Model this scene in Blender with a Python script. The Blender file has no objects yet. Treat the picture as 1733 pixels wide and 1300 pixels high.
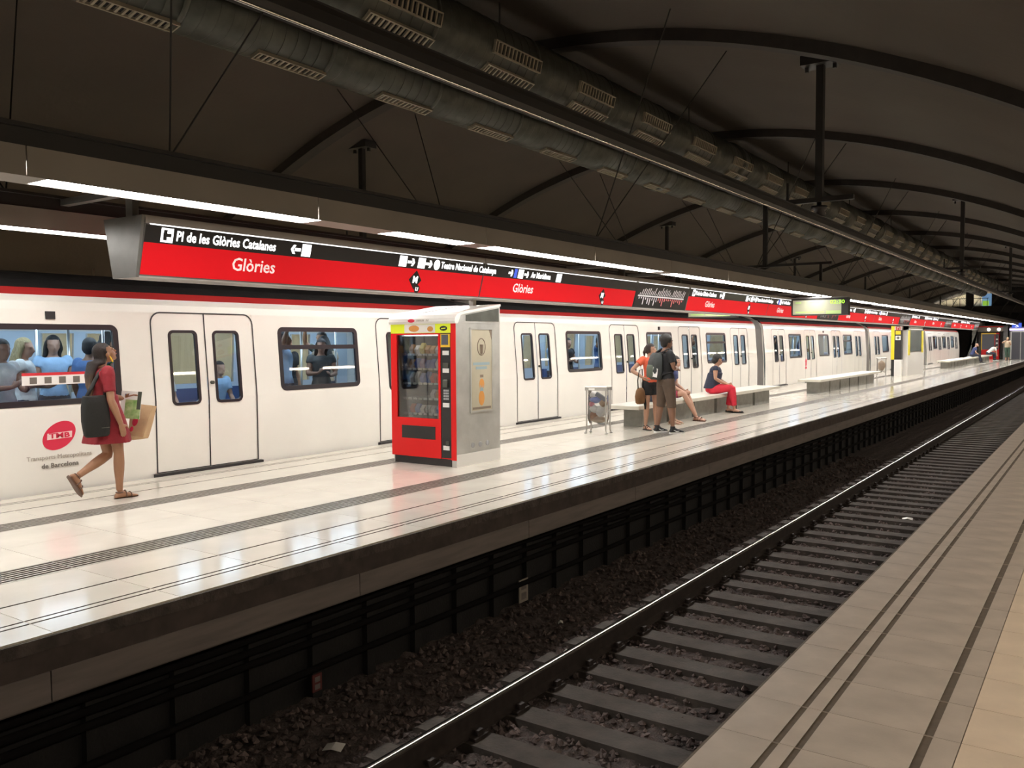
import bpy, bmesh, math, random
import numpy as np
from mathutils import Vector, Matrix
random.seed(7); RNG = np.random.default_rng(11)
S = bpy.context.scene
C = bpy.data.collections.new('metro_station'); S.collection.children.link(C)

# ---------------------------------------------------------------- camera, world, exposure
F_PX = 1457.0
YAW, PITCH, ROLL = (math.radians(a) for a in (34.662, -2.838, -0.315))
cam_d = bpy.data.cameras.new('camera'); cam_d.sensor_width = 36.0; cam_d.sensor_fit = 'HORIZONTAL'
cam_d.lens = F_PX / 1733 * 36.0; cam_d.clip_start = 0.05; cam_d.clip_end = 400
cam = bpy.data.objects.new('camera', cam_d); C.objects.link(cam)
fw = Vector((-math.sin(YAW)*math.cos(PITCH), math.cos(YAW)*math.cos(PITCH), math.sin(PITCH)))
rt = Vector((math.cos(YAW), math.sin(YAW), 0)); up = rt.cross(fw)
c_, s_ = math.cos(ROLL), math.sin(ROLL)
rt, up = c_*rt + s_*up, -s_*rt + c_*up
M = Matrix((rt, up, -fw)).transposed().to_4x4(); M.translation = (0, 0, 1.6)
cam.matrix_world = M
S.camera = cam
W = bpy.data.worlds.new('world'); S.world = W; W.use_nodes = True
W.node_tree.nodes['Background'].inputs[0].default_value = (0.02, 0.018, 0.016, 1)
W.node_tree.nodes['Background'].inputs[1].default_value = 0.2
S.view_settings.view_transform = 'Standard'; S.view_settings.look = 'None'
S.view_settings.exposure = 0.0; S.view_settings.gamma = 1.0; S.view_settings.use_curve_mapping = False
S.cycles.max_bounces = 7; S.cycles.diffuse_bounces = 4; S.cycles.glossy_bounces = 4
S.cycles.transparent_max_bounces = 12; S.cycles.sample_clamp_indirect = 6.0
S.cycles.caustics_reflective = False; S.cycles.caustics_refractive = False
LAMP = 27.0          # radiance of the island's fluorescent tubes
SIDE_LAMP = 24.0      # of the rows over the side platforms
CABIN_LAMP = 12.0     # of the strips inside the cars

# ---------------------------------------------------------------- materials
MATS = {}
def mat(name, col, rough=0.6, metal=0.0, noise=0.0, nscale=8.0, bump=0.0, bscale=40.0, emit=None, estr=0.0, spec=0.5, col2=None, stretch=None, coat=0.0):
    m = bpy.data.materials.new(name); m.use_nodes = True
    n = m.node_tree.nodes; l = m.node_tree.links; b = n['Principled BSDF']
    b.inputs['Base Color'].default_value = (*col, 1); b.inputs['Roughness'].default_value = rough
    b.inputs['Metallic'].default_value = metal; b.inputs['Specular IOR Level'].default_value = spec
    b.inputs['Coat Weight'].default_value = coat; b.inputs['Coat Roughness'].default_value = 0.05
    if emit:
        b.inputs['Emission Color'].default_value = (*emit, 1); b.inputs['Emission Strength'].default_value = estr
    if noise or bump or col2:
        tc = n.new('ShaderNodeTexCoord'); mp = n.new('ShaderNodeMapping'); l.new(tc.outputs['Object'], mp.inputs[0])
        if stretch: mp.inputs['Scale'].default_value = stretch
    if noise or col2:
        t = n.new('ShaderNodeTexNoise'); t.inputs['Scale'].default_value = nscale; t.inputs['Detail'].default_value = 5
        l.new(mp.outputs[0], t.inputs['Vector'])
        r = n.new('ShaderNodeValToRGB'); r.color_ramp.elements[0].position = 0.32; r.color_ramp.elements[1].position = 0.68
        c2 = col2 or tuple(c*(1-noise) for c in col)
        r.color_ramp.elements[0].color = (*c2, 1); r.color_ramp.elements[1].color = (*col, 1)
        l.new(t.outputs['Fac'], r.inputs[0]); l.new(r.outputs[0], b.inputs['Base Color'])
    if bump:
        t2 = n.new('ShaderNodeTexNoise'); t2.inputs['Scale'].default_value = bscale; t2.inputs['Detail'].default_value = 4
        l.new(mp.outputs[0], t2.inputs['Vector'])
        bp = n.new('ShaderNodeBump'); bp.inputs['Strength'].default_value = bump; bp.inputs['Distance'].default_value = 0.02
        l.new(t2.outputs['Fac'], bp.inputs['Height']); l.new(bp.outputs[0], b.inputs['Normal'])
    MATS[name] = m; return m
def glass(name, tint, gl=0.10, rough=0.02):
    m = bpy.data.materials.new(name); m.use_nodes = True; n = m.node_tree.nodes; l = m.node_tree.links
    n.remove(n['Principled BSDF']); o = n['Material Output']
    t = n.new('ShaderNodeBsdfTransparent'); t.inputs[0].default_value = (*tint, 1)
    g = n.new('ShaderNodeBsdfGlossy'); g.inputs['Roughness'].default_value = rough
    f = n.new('ShaderNodeFresnel'); f.inputs[0].default_value = 1.5
    a = n.new('ShaderNodeMath'); a.operation = 'MULTIPLY_ADD'; a.inputs[1].default_value = 0.9; a.inputs[2].default_value = gl - 0.04; a.use_clamp = True
    l.new(f.outputs[0], a.inputs[0])
    x = n.new('ShaderNodeMixShader'); l.new(a.outputs[0], x.inputs[0]); l.new(t.outputs[0], x.inputs[1]); l.new(g.outputs[0], x.inputs[2])
    l.new(x.outputs[0], o.inputs[0]); MATS[name] = m; return m
def lamp(name, col, st):
    m = bpy.data.materials.new(name); m.use_nodes = True; n = m.node_tree.nodes; l = m.node_tree.links
    n.remove(n['Principled BSDF']); e = n.new('ShaderNodeEmission'); e.inputs[0].default_value = (*col, 1); e.inputs[1].default_value = st
    l.new(e.outputs[0], n['Material Output'].inputs[0]); MATS[name] = m; return m

mat('tile_white', (.69,.645,.56), .12, noise=.10, nscale=2.2, bump=.03, bscale=6, spec=.62)
mat('tile_grey', (.43,.40,.35), .24, noise=.18, nscale=5, bump=.05, bscale=30)
mat('groove', (.13,.11,.095), .7)
mat('slab_grey', (.62,.535,.45), .42, noise=.22, nscale=3.5, bump=.06, bscale=60)
mat('slab_beige', (.90,.74,.57), .38, noise=.14, nscale=4, bump=.05, bscale=60)
mat('strip_dark', (.16,.125,.09), .6, noise=.25, nscale=20)
mat('joint', (.33,.29,.24), .8)
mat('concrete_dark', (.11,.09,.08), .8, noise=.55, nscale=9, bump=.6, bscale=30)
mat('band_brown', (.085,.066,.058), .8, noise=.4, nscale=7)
mat('plate_red', (.13,.03,.028), .7)
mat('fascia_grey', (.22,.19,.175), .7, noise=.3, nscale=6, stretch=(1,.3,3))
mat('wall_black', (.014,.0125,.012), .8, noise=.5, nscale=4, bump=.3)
mat('ballast', (.11,.083,.075), .85, noise=.6, nscale=14, bump=1.0, bscale=60)
mat('stone', (.17,.125,.112), .8, noise=.65, nscale=5, bump=.3)
mat('sleeper', (.078,.062,.05), .8, noise=.4, nscale=7, bump=.3)
mat('rail_side', (.06,.045,.038), .65, .3, noise=.4, nscale=10)
mat('rail_top', (.75,.73,.70), .16, 1.0)
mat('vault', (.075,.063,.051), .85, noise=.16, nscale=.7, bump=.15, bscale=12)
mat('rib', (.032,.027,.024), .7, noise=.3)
mat('steel_dark', (.022,.02,.018), .55, .2)
mat('galv', (.115,.118,.10), .5, .6, noise=.3, nscale=6)
mat('grille', (.36,.32,.24), .5, .2)
mat('hole', (.01,.01,.01), .9)
mat('fascia_beam', (.27,.24,.205), .5, noise=.12, nscale=2)
mat('train_white', (.80,.775,.71), .26, noise=.05, nscale=1.3, coat=.35)
mat('train_red', (.50,.03,.03), .35, coat=.3)
mat('rubber', (.018,.016,.018), .5)
mat('cable_black', (.010,.009,.009), .9, spec=.08)
mat('train_frame', (.022,.018,.022), .3)
mat('bellows', (.17,.16,.15), .7)
mat('cabin_wall', (.52,.60,.68), .5)
mat('cabin_floor', (.12,.13,.16), .6)
mat('cabin_seat', (.05,.09,.22), .5)
mat('cabin_pole', (.75,.75,.72), .3, .9)
glass('train_glass', (.78,.86,.92), .09)
glass('clear_glass', (.80,.82,.82), .07)
lamp('lamp_tube', (1.0,.965,.92), LAMP)
lamp('lamp_side', (1.0,.86,.70), SIDE_LAMP)
lamp('lamp_left', (1.0,.92,.74), 32.0)
lamp('lamp_cabin', (.72,.87,1.0), CABIN_LAMP)
lamp('lamp_added', (1.0,.9,.74), 24.0)  # emission of the added uplight on the mezzanine
lamp('lamp_violet', (.62,.50,1.0), 5.0)
mat('wall_cream', (.72,.66,.50), .5, noise=.08, nscale=2)
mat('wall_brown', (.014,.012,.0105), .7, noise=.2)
mat('sign_red', (.45,.004,.008), .6, spec=.1, emit=(.9,.015,.02), estr=.42)
mat('sign_black', (.014,.013,.013), .35)
mat('sign_grey', (.20,.195,.185), .4, .5, noise=.15)
mat('sign_edge', (.36,.33,.30), .4, .3)
mat('letter_lit', (.9,.9,.9), .5, emit=(1,1,1), estr=1.5)
mat('letter_pale', (.92,.80,.78), .5, emit=(1,.8,.78), estr=.35)
mat('map_grey', (.62,.60,.60), .5, emit=(1,1,1), estr=.22)
mat('black_paint', (.016,.015,.015), .35)
mat('white_paint', (.82,.80,.76), .35)

# ---------------------------------------------------------------- helpers
class G:
    def __init__(s): s.v = []; s.f = []; s.m = []
    def add(s, vs, fs, mi=0):
        o = len(s.v); s.v += [tuple(v) for v in vs]; s.f += [tuple(i+o for i in f) for f in fs]; s.m += [mi]*len(fs); return s
    def box(s, x0, x1, y0, y1, z0, z1, mi=0):
        return s.add([(x0,y0,z0),(x1,y0,z0),(x1,y1,z0),(x0,y1,z0),(x0,y0,z1),(x1,y0,z1),(x1,y1,z1),(x0,y1,z1)],
              [(0,3,2,1),(4,5,6,7),(0,1,5,4),(1,2,6,5),(2,3,7,6),(3,0,4,7)], mi)
    def quad(s, a, b, c, d, mi=0): return s.add([a,b,c,d], [(0,1,2,3)], mi)
    def bev(s, x0, x1, y0, y1, z0, z1, b, mi=0):     # box with a bevelled top rim
        return s.add([(x0,y0,z0),(x1,y0,z0),(x1,y1,z0),(x0,y1,z0),(x0,y0,z1-b),(x1,y0,z1-b),(x1,y1,z1-b),(x0,y1,z1-b),
                      (x0+b,y0+b,z1),(x1-b,y0+b,z1),(x1-b,y1-b,z1),(x0+b,y1-b,z1)],
              [(0,3,2,1),(0,1,5,4),(1,2,6,5),(2,3,7,6),(3,0,4,7),(4,5,9,8),(5,6,10,9),(6,7,11,10),(7,4,8,11),(8,9,10,11)], mi)
    def prism(s, poly, a0, a1, axis='y', mi=0):      # polygon (two coords) swept along an axis
        n = len(poly)
        def P(p, a): return {'y': (p[0],a,p[1]), 'x': (a,p[0],p[1]), 'z': (p[0],p[1],a)}[axis]
        return s.add([P(p,a0) for p in poly]+[P(p,a1) for p in poly],
              [tuple(range(n-1,-1,-1)), tuple(range(n,2*n))]+[(i,(i+1)%n,n+(i+1)%n,n+i) for i in range(n)], mi)
    def tube(s, pts, rad, n=8, caps=True, mi=0, side=None, flat=1.0):
        pts = [Vector(p) for p in pts]; k = len(pts)
        if not hasattr(rad, '__len__'): rad = [rad]*k
        vs = []; fs = []; u = None
        for i, p in enumerate(pts):
            d = (pts[min(i+1,k-1)] - pts[max(i-1,0)]).normalized()
            if u is None:
                r = Vector(side) if side else (Vector((0,0,1)) if abs(d.z) < .9 else Vector((1,0,0)))
                u = (r - d*r.dot(d)).normalized()
            else: u = (u - d*u.dot(d)).normalized()
            w = d.cross(u)
            for j in range(n):
                a = 2*math.pi*j/n; vs.append(p + (u*math.cos(a) + w*math.sin(a)*flat)*rad[i])
        for i in range(k-1):
            for j in range(n):
                a = i*n+j; b = i*n+(j+1)%n; fs.append((a, b, b+n, a+n))
        if caps: fs += [tuple(range(n-1,-1,-1)), tuple(range((k-1)*n, k*n))]
        return s.add(vs, fs, mi)
    def ell(s, c, r, seg=12, ring=8, rot=None, mi=0):
        vs = []; fs = []
        R = rot or Matrix.Identity(3)
        for i in range(ring+1):
            t = math.pi*i/ring
            for j in range(seg):
                a = 2*math.pi*j/seg
                vs.append(Vector(c) + R @ Vector((r[0]*math.sin(t)*math.cos(a), r[1]*math.sin(t)*math.sin(a), r[2]*math.cos(t))))
        for i in range(ring):
            for j in range(seg):
                a = i*seg+j; b = i*seg+(j+1)%seg; fs.append((a, a+seg, b+seg, b))
        return s.add(vs, fs, mi)
    def rings(s, rs, caps=True, mi=0):               # loft of equal-length rings
        n = len(rs[0]); vs = [p for r in rs for p in r]; fs = []
        for i in range(len(rs)-1):
            for j in range(n):
                a = i*n+j; b = i*n+(j+1)%n; fs.append((a, b, b+n, a+n))
        if caps: fs += [tuple(range(n-1,-1,-1)), tuple(range((len(rs)-1)*n, len(rs)*n))]
        return s.add(vs, fs, mi)
def mesh(name, g, mats, smooth=False):
    me = bpy.data.meshes.new(name); me.from_pydata(g.v, [], g.f)
    if isinstance(mats, str): mats = [mats]
    for m in mats: me.materials.append(MATS[m])
    if len(mats) > 1: me.polygons.foreach_set('material_index', g.m)
    if smooth: me.polygons.foreach_set('use_smooth', [True]*len(me.polygons))
    me.update(); return me
def fixn(me):
    bm = bmesh.new(); bm.from_mesh(me); bmesh.ops.recalc_face_normals(bm, faces=bm.faces); bm.to_mesh(me); bm.free()
def link(name, me, parent=None, loc=None, rz=None):
    o = bpy.data.objects.new(name, me); C.objects.link(o)
    if parent: o.parent = parent
    if loc: o.location = loc
    if rz is not None: o.rotation_euler.z = rz
    return o
def obj(name, g, mats, parent=None, smooth=False, loc=None, rz=None, fix=True):
    me = mesh(name, g, mats, smooth)
    if fix: fixn(me)
    return link(name, me, parent, loc, rz)
def tag(o, label=None, cat=None, group=None, kind=None):
    if label: o['label'] = label
    if cat: o['category'] = cat
    if group: o['group'] = group
    if kind: o['kind'] = kind
    return o
def thing(name, label, cat, loc=(0,0,0), rz=0, group=None):
    o = bpy.data.objects.new(name, None); C.objects.link(o); o.empty_display_size = .2
    o.location = loc; o.rotation_euler.z = rz
    return tag(o, label, cat, group)
KIDS = {}
def kids(o): return [c for c in C.objects if c.parent is o]
def copy_tree(o, parent=None, loc=None, label=None):
    c = o.copy(); C.objects.link(c); c.parent = parent
    if loc: c.location = loc
    if label: c['label'] = label
    for ch in kids(o): copy_tree(ch, c)
    return c
TEXTS = []
def text(s, size, parent, loc, rot, m, name='lettering', bold=.0, align='CENTER', width=1.0, ext=.0015):
    cu = bpy.data.curves.new('t', 'FONT'); cu.body = s; cu.size = size; cu.align_x = align; cu.align_y = 'CENTER'
    cu.offset = bold*size; cu.extrude = ext; cu.space_character = 1.0 + bold; cu.resolution_u = 2
    t = bpy.data.objects.new('t', cu); C.objects.link(t); t.scale.x = width
    TEXTS.append((t, name, parent, Vector(loc), rot, m, width))
def flush_text():
    bpy.context.view_layer.update(); dg = bpy.context.evaluated_depsgraph_get()
    for t, name, parent, loc, rot, m, w in TEXTS:
        me = bpy.data.meshes.new_from_object(t.evaluated_get(dg)); me.name = name
        me.transform(Matrix.Scale(w, 4, (1,0,0))); me.materials.clear(); me.materials.append(MATS[m])
        o = link(name, me, parent); o.matrix_local = Matrix.Translation(loc) @ rot.to_4x4()
        cu = t.data; bpy.data.objects.remove(t); bpy.data.curves.remove(cu)
    TEXTS.clear()
def rrect(y0, y1, z0, z1, r, n=5, rb=None):          # rounded rectangle, counter-clockwise
    rb = r if rb is None else rb; out = []
    for cy, cz, a0, q in ((y1-rb,z0+rb,-90,rb),(y1-r,z1-r,0,r),(y0+r,z1-r,90,r),(y0+rb,z0+rb,180,rb)):
        for i in range(n+1):
            a = math.radians(a0 + 90*i/n); out.append((cy+q*math.cos(a), cz+q*math.sin(a)))
    return out
def vz(X): return 5.793 - .0427*(X+7.04)**2          # underside of the vault
XC = -7.04; EDGE = -4.78; TEDGE = -9.30; NEDGE = -1.28; Y0, Y1 = -7.0, 80.0
# ================================================================= STRUCTURE
# vault, ribs
g = G(); XS = np.linspace(-15.75, 1.67, 61); YS = list(np.linspace(Y0, 92, 12))
for i, y in enumerate(YS):
    for x in XS: g.v.append((x, y, vz(x)))
n = len(XS)
for i in range(len(YS)-1):
    for j in range(n-1): g.f.append((i*n+j, i*n+j+1, (i+1)*n+j+1, (i+1)*n+j)); g.m.append(0)
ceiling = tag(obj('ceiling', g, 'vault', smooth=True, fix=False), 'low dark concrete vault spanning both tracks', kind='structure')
g = G()
for y in (-.1, .1):
    pass
rs = []
for x in np.linspace(-15.7, 1.62, 49):
    z = vz(x); t = math.atan(-2*.0427*(x-XC)); nx, nz = -math.sin(t), math.cos(t)
    rs.append([(x+nx*.02,-.11,z+nz*.02),(x+nx*.02,.11,z+nz*.02),(x-nx*.15,.11,z-nz*.15),(x-nx*.15,-.11,z-nz*.15)])
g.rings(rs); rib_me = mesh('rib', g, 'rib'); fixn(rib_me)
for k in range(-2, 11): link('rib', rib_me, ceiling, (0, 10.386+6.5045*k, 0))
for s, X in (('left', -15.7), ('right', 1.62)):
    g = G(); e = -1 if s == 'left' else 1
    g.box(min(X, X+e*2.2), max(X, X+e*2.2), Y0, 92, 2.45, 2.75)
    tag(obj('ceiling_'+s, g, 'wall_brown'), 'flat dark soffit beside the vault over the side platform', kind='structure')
g = G(); g.box(3.4, 3.6, Y0, 92, -.1, 2.5); tag(obj('wall_right', g, 'wall_cream'), 'cream wall behind the near platform', kind='structure')
g = G(); g.box(-17.7, -17.5, Y0, 92, -.1, 2.5); tag(obj('wall_left', g, 'wall_cream'), 'cream wall behind the stopped train', kind='structure')
g = G(); g.box(-17.7, 3.6, Y0-.2, Y0, -1.6, 6); tag(obj('wall_back', g, 'wall_brown'), 'dark wall closing the station at the back', kind='structure')

# island platform: tiles one by one near, joined beyond
isl = thing('floor_island', 'glossy white tiled island platform with ribbed grey warning strips', None); isl['kind'] = 'structure'
g = G(); g.box(TEDGE+.02, EDGE-.02, Y0, 79.9, -.40, -.032); obj('bed', g, 'groove', isl)
def strip_tile(x0, x1, L, grooves, zt=0.0, gap=.003, gd=.008):
    """tile with recessed running grooves; grooves = [(x0,x1)], materials 0 tile 1 groove"""
    g = G(); a = x0+gap; y0, y1 = gap, L-gap; e = x1-gap
    segs = []
    for p, q in grooves: segs += [(a, p, 0), (p, q, 1)]; a = q
    segs.append((a, e, 0))
    for p, q, k in segs:
        z = zt-gd if k else zt
        g.quad((p,y0,z),(q,y0,z),(q,y1,z),(p,y1,z),k)
        if k:
            g.quad((p,y0,zt),(p,y0,z),(p,y1,z),(p,y1,zt),1); g.quad((q,y0,z),(q,y0,zt),(q,y1,zt),(q,y1,z),1)
    z0 = zt-.03; x0 += gap; x1 -= gap
    g.quad((x0,y0,z0),(x0,y0,zt),(x0,y1,zt),(x0,y1,z0)); g.quad((x1,y0,zt),(x1,y0,z0),(x1,y1,z0),(x1,y1,zt))
    g.quad((x0,y0,z0),(x1,y0,z0),(x1,y0,zt),(x0,y0,zt)); g.quad((x0,y1,zt),(x1,y1,zt),(x1,y1,z0),(x0,y1,z0))
    return g
rib_g = [(.025+i*.0525, .025+i*.0525+.03) for i in range(6)]
ROWS = [  # x0, x1, length, grooves, materials
    (-9.30, -8.06, .8, [(-9.06,-9.04),(-8.99,-8.97),(-8.61,-8.588)], ['tile_white','groove']),
    (-8.06, -7.71, .4, [(-8.06+a, -8.06+b) for a, b in rib_g], ['tile_grey','groove']),
    (-7.71, -7.04, .8, [], ['tile_white']),
    (-7.04, -6.37, .8, [], ['tile_white']),
    (-6.37, -6.02, .4, [(-6.37+a, -6.37+b) for a, b in rib_g], ['tile_grey','groove']),
    (-6.02, -4.78, .8, [(-5.492,-5.470),(-5.113,-5.093),(-5.043,-5.023)], ['tile_white','groove'])]
YN = 24.82
for x0, x1, L, gr, ms in ROWS:
    nm = 'warning_tile' if L < .5 else 'tile'
    me = mesh(nm, strip_tile(x0, x1, L, gr), ms)
    y = 1.62
    while y < YN-.01:
        link(nm, me, isl, (0, y, 0)); y += L
    g = G()                                            # the rest of the row as one piece
    for a, b in ((Y0, 1.62), (YN, 79.9)):
        yy = a
        while yy < b-.01:
            t = strip_tile(x0, x1, min(L, b-yy), gr); g.add([(v[0], v[1]+yy, v[2]) for v in t.v], t.f); g.m[-len(t.f):] = t.m; yy += L
    tag(obj('far_tiles', g, ms, isl, fix=False), kind='stuff')
# its flank towards the open track
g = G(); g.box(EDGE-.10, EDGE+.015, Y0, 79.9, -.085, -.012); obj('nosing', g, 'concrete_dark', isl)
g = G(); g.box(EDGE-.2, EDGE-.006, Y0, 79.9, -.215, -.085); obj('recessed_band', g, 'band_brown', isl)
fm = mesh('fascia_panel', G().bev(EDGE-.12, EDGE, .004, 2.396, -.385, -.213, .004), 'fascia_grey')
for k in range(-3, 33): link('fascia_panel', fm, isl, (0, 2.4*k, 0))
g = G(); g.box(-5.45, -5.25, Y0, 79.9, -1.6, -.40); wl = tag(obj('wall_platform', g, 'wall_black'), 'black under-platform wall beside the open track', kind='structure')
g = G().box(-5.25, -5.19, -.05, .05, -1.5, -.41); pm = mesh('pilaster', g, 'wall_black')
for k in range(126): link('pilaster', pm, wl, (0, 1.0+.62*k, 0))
for z, r in ((-.56,.03),(-.66,.028),(-.76,.028),(-1.0,.028)):
    g = G(); g.tube([(-5.12+.01*math.sin(y*.7), y, z+.012*math.sin(y*.9+z*9)) for y in np.arange(Y0, 79, 1.2)], r, 8)
    tag(obj('cable', g, 'cable_black', smooth=True), {-.56:'thick black cable, the highest run along the under-platform wall', -.66:'black cable directly below the highest run on the under-platform wall', -.76:'black cable, third from the top along the under-platform wall', -1.0:'black cable running low along the under-platform wall'}[z], 'cable', 'cables on the track wall')
# flank towards the train
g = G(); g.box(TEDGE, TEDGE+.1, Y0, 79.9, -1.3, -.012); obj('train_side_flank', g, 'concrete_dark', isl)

# near platform
near = thing('floor_near', 'grey edged near platform with dark inlaid lines and beige tiles', None); near['kind'] = 'structure'
g = G(); g.box(NEDGE+.02, 3.4, Y0, 92, -.4, -.032); obj('bed', g, 'joint', near)
NR = [(-1.28, -.44, .4, [(-1.063,-1.036),(-.975,-.948),(-.574,-.540)], ['slab_grey','strip_dark'], 'edge_slab'),
      (-.44, .36, .4, [], ['slab_beige'], 'beige_tile'), (.36, 1.16, .4, [], ['slab_beige'], 'beige_tile')]
for x0, x1, L, gr, ms, nm in NR:
    me = mesh(nm, strip_tile(x0, x1, L, gr, gap=.002, gd=.004), ms)
    y = 1.75
    while y < (20 if nm == 'edge_slab' else 14): link(nm, me, near, (0, y, 0)); y += L
    g = G()
    for a, b in ((Y0, 1.75), (y, 91.9)):
        yy = a
        while yy < b-.01:
            t = strip_tile(x0, x1, min(L, b-yy), gr, gap=.002, gd=.004); g.add([(v[0], v[1]+yy, v[2]) for v in t.v], t.f); g.m[-len(t.f):] = t.m; yy += L
    tag(obj('far_slabs', g, ms, near, fix=False), kind='stuff')
g = G(); g.box(1.16, 3.4, Y0, 92, -.3, 0); obj('rear_floor', g, 'slab_beige', near)
g = G(); g.box(NEDGE-.012, NEDGE+.06, Y0, 92, -.09, -.004); obj('nosing', g, 'strip_dark', near)
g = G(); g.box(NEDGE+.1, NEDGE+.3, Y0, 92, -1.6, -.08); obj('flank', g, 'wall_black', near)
# left side platform beyond the train
g = G(); g.box(-17.5, -12.75, Y0, 92, -1.6, 0); tag(obj('floor_left', g, 'slab_beige'), 'pale side platform beyond the stopped train', kind='structure')
g = G(); g.box(-12.75, -9.1, Y0, 92, -1.6, -1.3); tag(obj('floor_train_track', g, 'concrete_dark'), 'dark bed of the track under the stopped train', kind='structure')

# track: bed, sleepers, rails, stones
XT = -2.99
g = G(); xs = np.linspace(-5.3, -1.15, 60); ys = np.concatenate([np.arange(1.0, 14, .07), np.arange(14, 90, .8)])
hh = RNG.normal(0, .012, (len(ys), len(xs)))
for i, y in enumerate(ys):
    for j, x in enumerate(xs):
        z = -1.37 + hh[i, j] + (.10*min(1, max(0, (-4.15-x)/.7)) if x < -4.15 else 0)
        g.v.append((x, y, z))
n = len(xs)
for i in range(len(ys)-1):
    for j in range(n-1): g.f.append((i*n+j, i*n+j+1, (i+1)*n+j+1, (i+1)*n+j)); g.m.append(0)
g.box(-5.3, -1.0, Y0, 1.0, -1.6, -1.38); g.box(-5.4, -1.0, Y0, 92, -1.75, -1.6)
tag(obj('floor_trackbed', g, 'ballast', fix=False), 'dark brown ballast bed of the empty track', kind='structure')
def stones(N, y0, y1, s0, s1, name, label):
    base = np.array([(1,0,0),(-1,0,0),(0,1,0),(0,-1,0),(0,0,1),(0,0,-1),(.7,.7,.1),(-.7,.7,.1),(-.7,-.7,.1),(.7,-.7,.1)], float)
    fc = np.array([(0,6,4),(6,2,4),(2,7,4),(7,1,4),(1,8,4),(8,3,4),(3,9,4),(9,0,4),(6,0,5),(2,6,5),(7,2,5),(1,7,5),(8,1,5),(3,8,5),(9,3,5),(0,9,5)])
    x = RNG.uniform(-5.15, -1.4, N); y = y0 + (y1-y0)*RNG.random(N)**1.6; s = RNG.uniform(s0, s1, N)
    a = RNG.uniform(0, 6.28, N)
    v = base[None]*RNG.uniform(.55, 1.15, (N, 10, 1))*s[:, None, None]*RNG.uniform(.6, 1.1, (N, 1, 3))
    ca, sa = np.cos(a)[:, None], np.sin(a)[:, None]; t = RNG.uniform(-.7, .7, N)[:, None]
    vx, vy, vz_ = v[..., 0].copy(), v[..., 1].copy(), v[..., 2].copy()
    vz2 = vz_*np.cos(t) + vx*np.sin(t); vx = vx*np.cos(t) - vz_*np.sin(t)
    z = -1.365 + .10*np.clip((-4.15-x)/.7, 0, 1) + RNG.uniform(-.01, .025, N)
    P = np.stack([vx*ca - vy*sa + x[:, None], vx*sa + vy*ca + y[:, None], vz2 + z[:, None]], -1).reshape(-1, 3)
    T = (fc[None] + 10*np.arange(N)[:, None, None]).reshape(-1, 3)
    me = bpy.data.meshes.new(name); me.from_pydata(P.tolist(), [], T.tolist()); me.materials.append(MATS['stone'])
    tag(link(name, me), label, 'ballast', kind='stuff')
stones(17000, 1.6, 22, .018, .042, 'ballast_stones', 'loose brown ballast stones lying between the sleepers')
g = G(); g.prism([(-1.28,-1.5),(1.28,-1.5),(1.28,-1.33),(1.24,-1.312),(-1.24,-1.312),(-1.28,-1.33)], -.125, .125, 'y')
sl_me = mesh('railway_sleeper', g, 'sleeper'); fixn(sl_me)
for k in range(-1, 110):
    o = tag(link('railway_sleeper', sl_me, None, (XT, 4.40+.549*k, 0)), 'brown sleeper lying across the ballast under the open track', 'sleeper', 'sleepers of the open track')
RP = [(-.07,-1.30),(.07,-1.30),(.07,-1.288),(.012,-1.265),(.010,-1.175),(.036,-1.16),(.036,-1.140),(.030,-1.130),(-.030,-1.130),(-.036,-1.140),(-.036,-1.16),(-.010,-1.175),(-.012,-1.265),(-.07,-1.288)]
for sgn, lab in ((-1, 'long steel rail with worn bright top, beside the under-platform wall'), (1, 'long steel rail with worn bright top, beside the near platform')):
    t = thing('rail', lab, 'rail', (XT+sgn*.845, 0, 0)); g = G(); g.prism(RP, Y0, 90, 'y'); obj('rail_profile', g, 'rail_side', t)
    g = G(); A = [math.radians(90-62*q) for q in np.linspace(-1, 1, 13)]
    sec = [(.037*math.copysign(abs(math.cos(a))**.75, math.cos(a)), -1.1385+.022*math.sin(a)) for a in A]
    g.rings([[(x, y, z) for x, z in sec] for y in (Y0, 90)], caps=False); g.f = [f for f in g.f if not (12 in f and 0 in f)]; g.m = [0]*len(g.f)
    obj('running_surface', g, 'rail_top', t, True, fix=False)
    g = G(); g.box(-.13, .13, -.08, .08, -1.31, -1.288); g.box(-.12, -.075, -.03, .03, -1.29, -1.245); g.box(.075, .12, -.03, .03, -1.29, -1.245); cm = mesh('clip_plate', g, 'rail_side')
    for k in range(-1, 40): link('clip_plate', cm, t, (0, 4.40+.549*k, 0))
for i, (x, y, w, h, a, c, d) in enumerate([(-4.42,4.16,.14,.09,.4,'white_paint','crumpled pale paper lying by the rail'),(-4.75,3.5,.13,.05,1.0,'white_paint','thin white paper scrap on the ballast'),(-4.1,6.8,.06,.04,.2,'white_paint','tiny white scrap beside the rail'),(-2.6,15.0,.16,.09,.1,'white_paint','pale flat wrapper between the rails'),(-4.5,7.35,.05,.03,.7,'white_paint','small white fleck of litter below the wall plate')]):
    g = G(); vs = [(-w/2,-h/2,0),(0,-h/2*1.1,.018),(w/2,-h/2,.004),(w/2,h/2,.02),(0,h/2*.8,.03),(-w/2,h/2,.008)]
    g.add(vs, [(0,1,4,5),(1,2,3,4)]); g.add([(p[0],p[1],p[2]-.003) for p in vs], [(5,4,1,0),(4,3,2,1)])
    tag(obj('paper_litter', g, c, loc=(x, y, -1.315 if x > -4.15 else -1.26), rz=a), d, 'litter')
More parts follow.
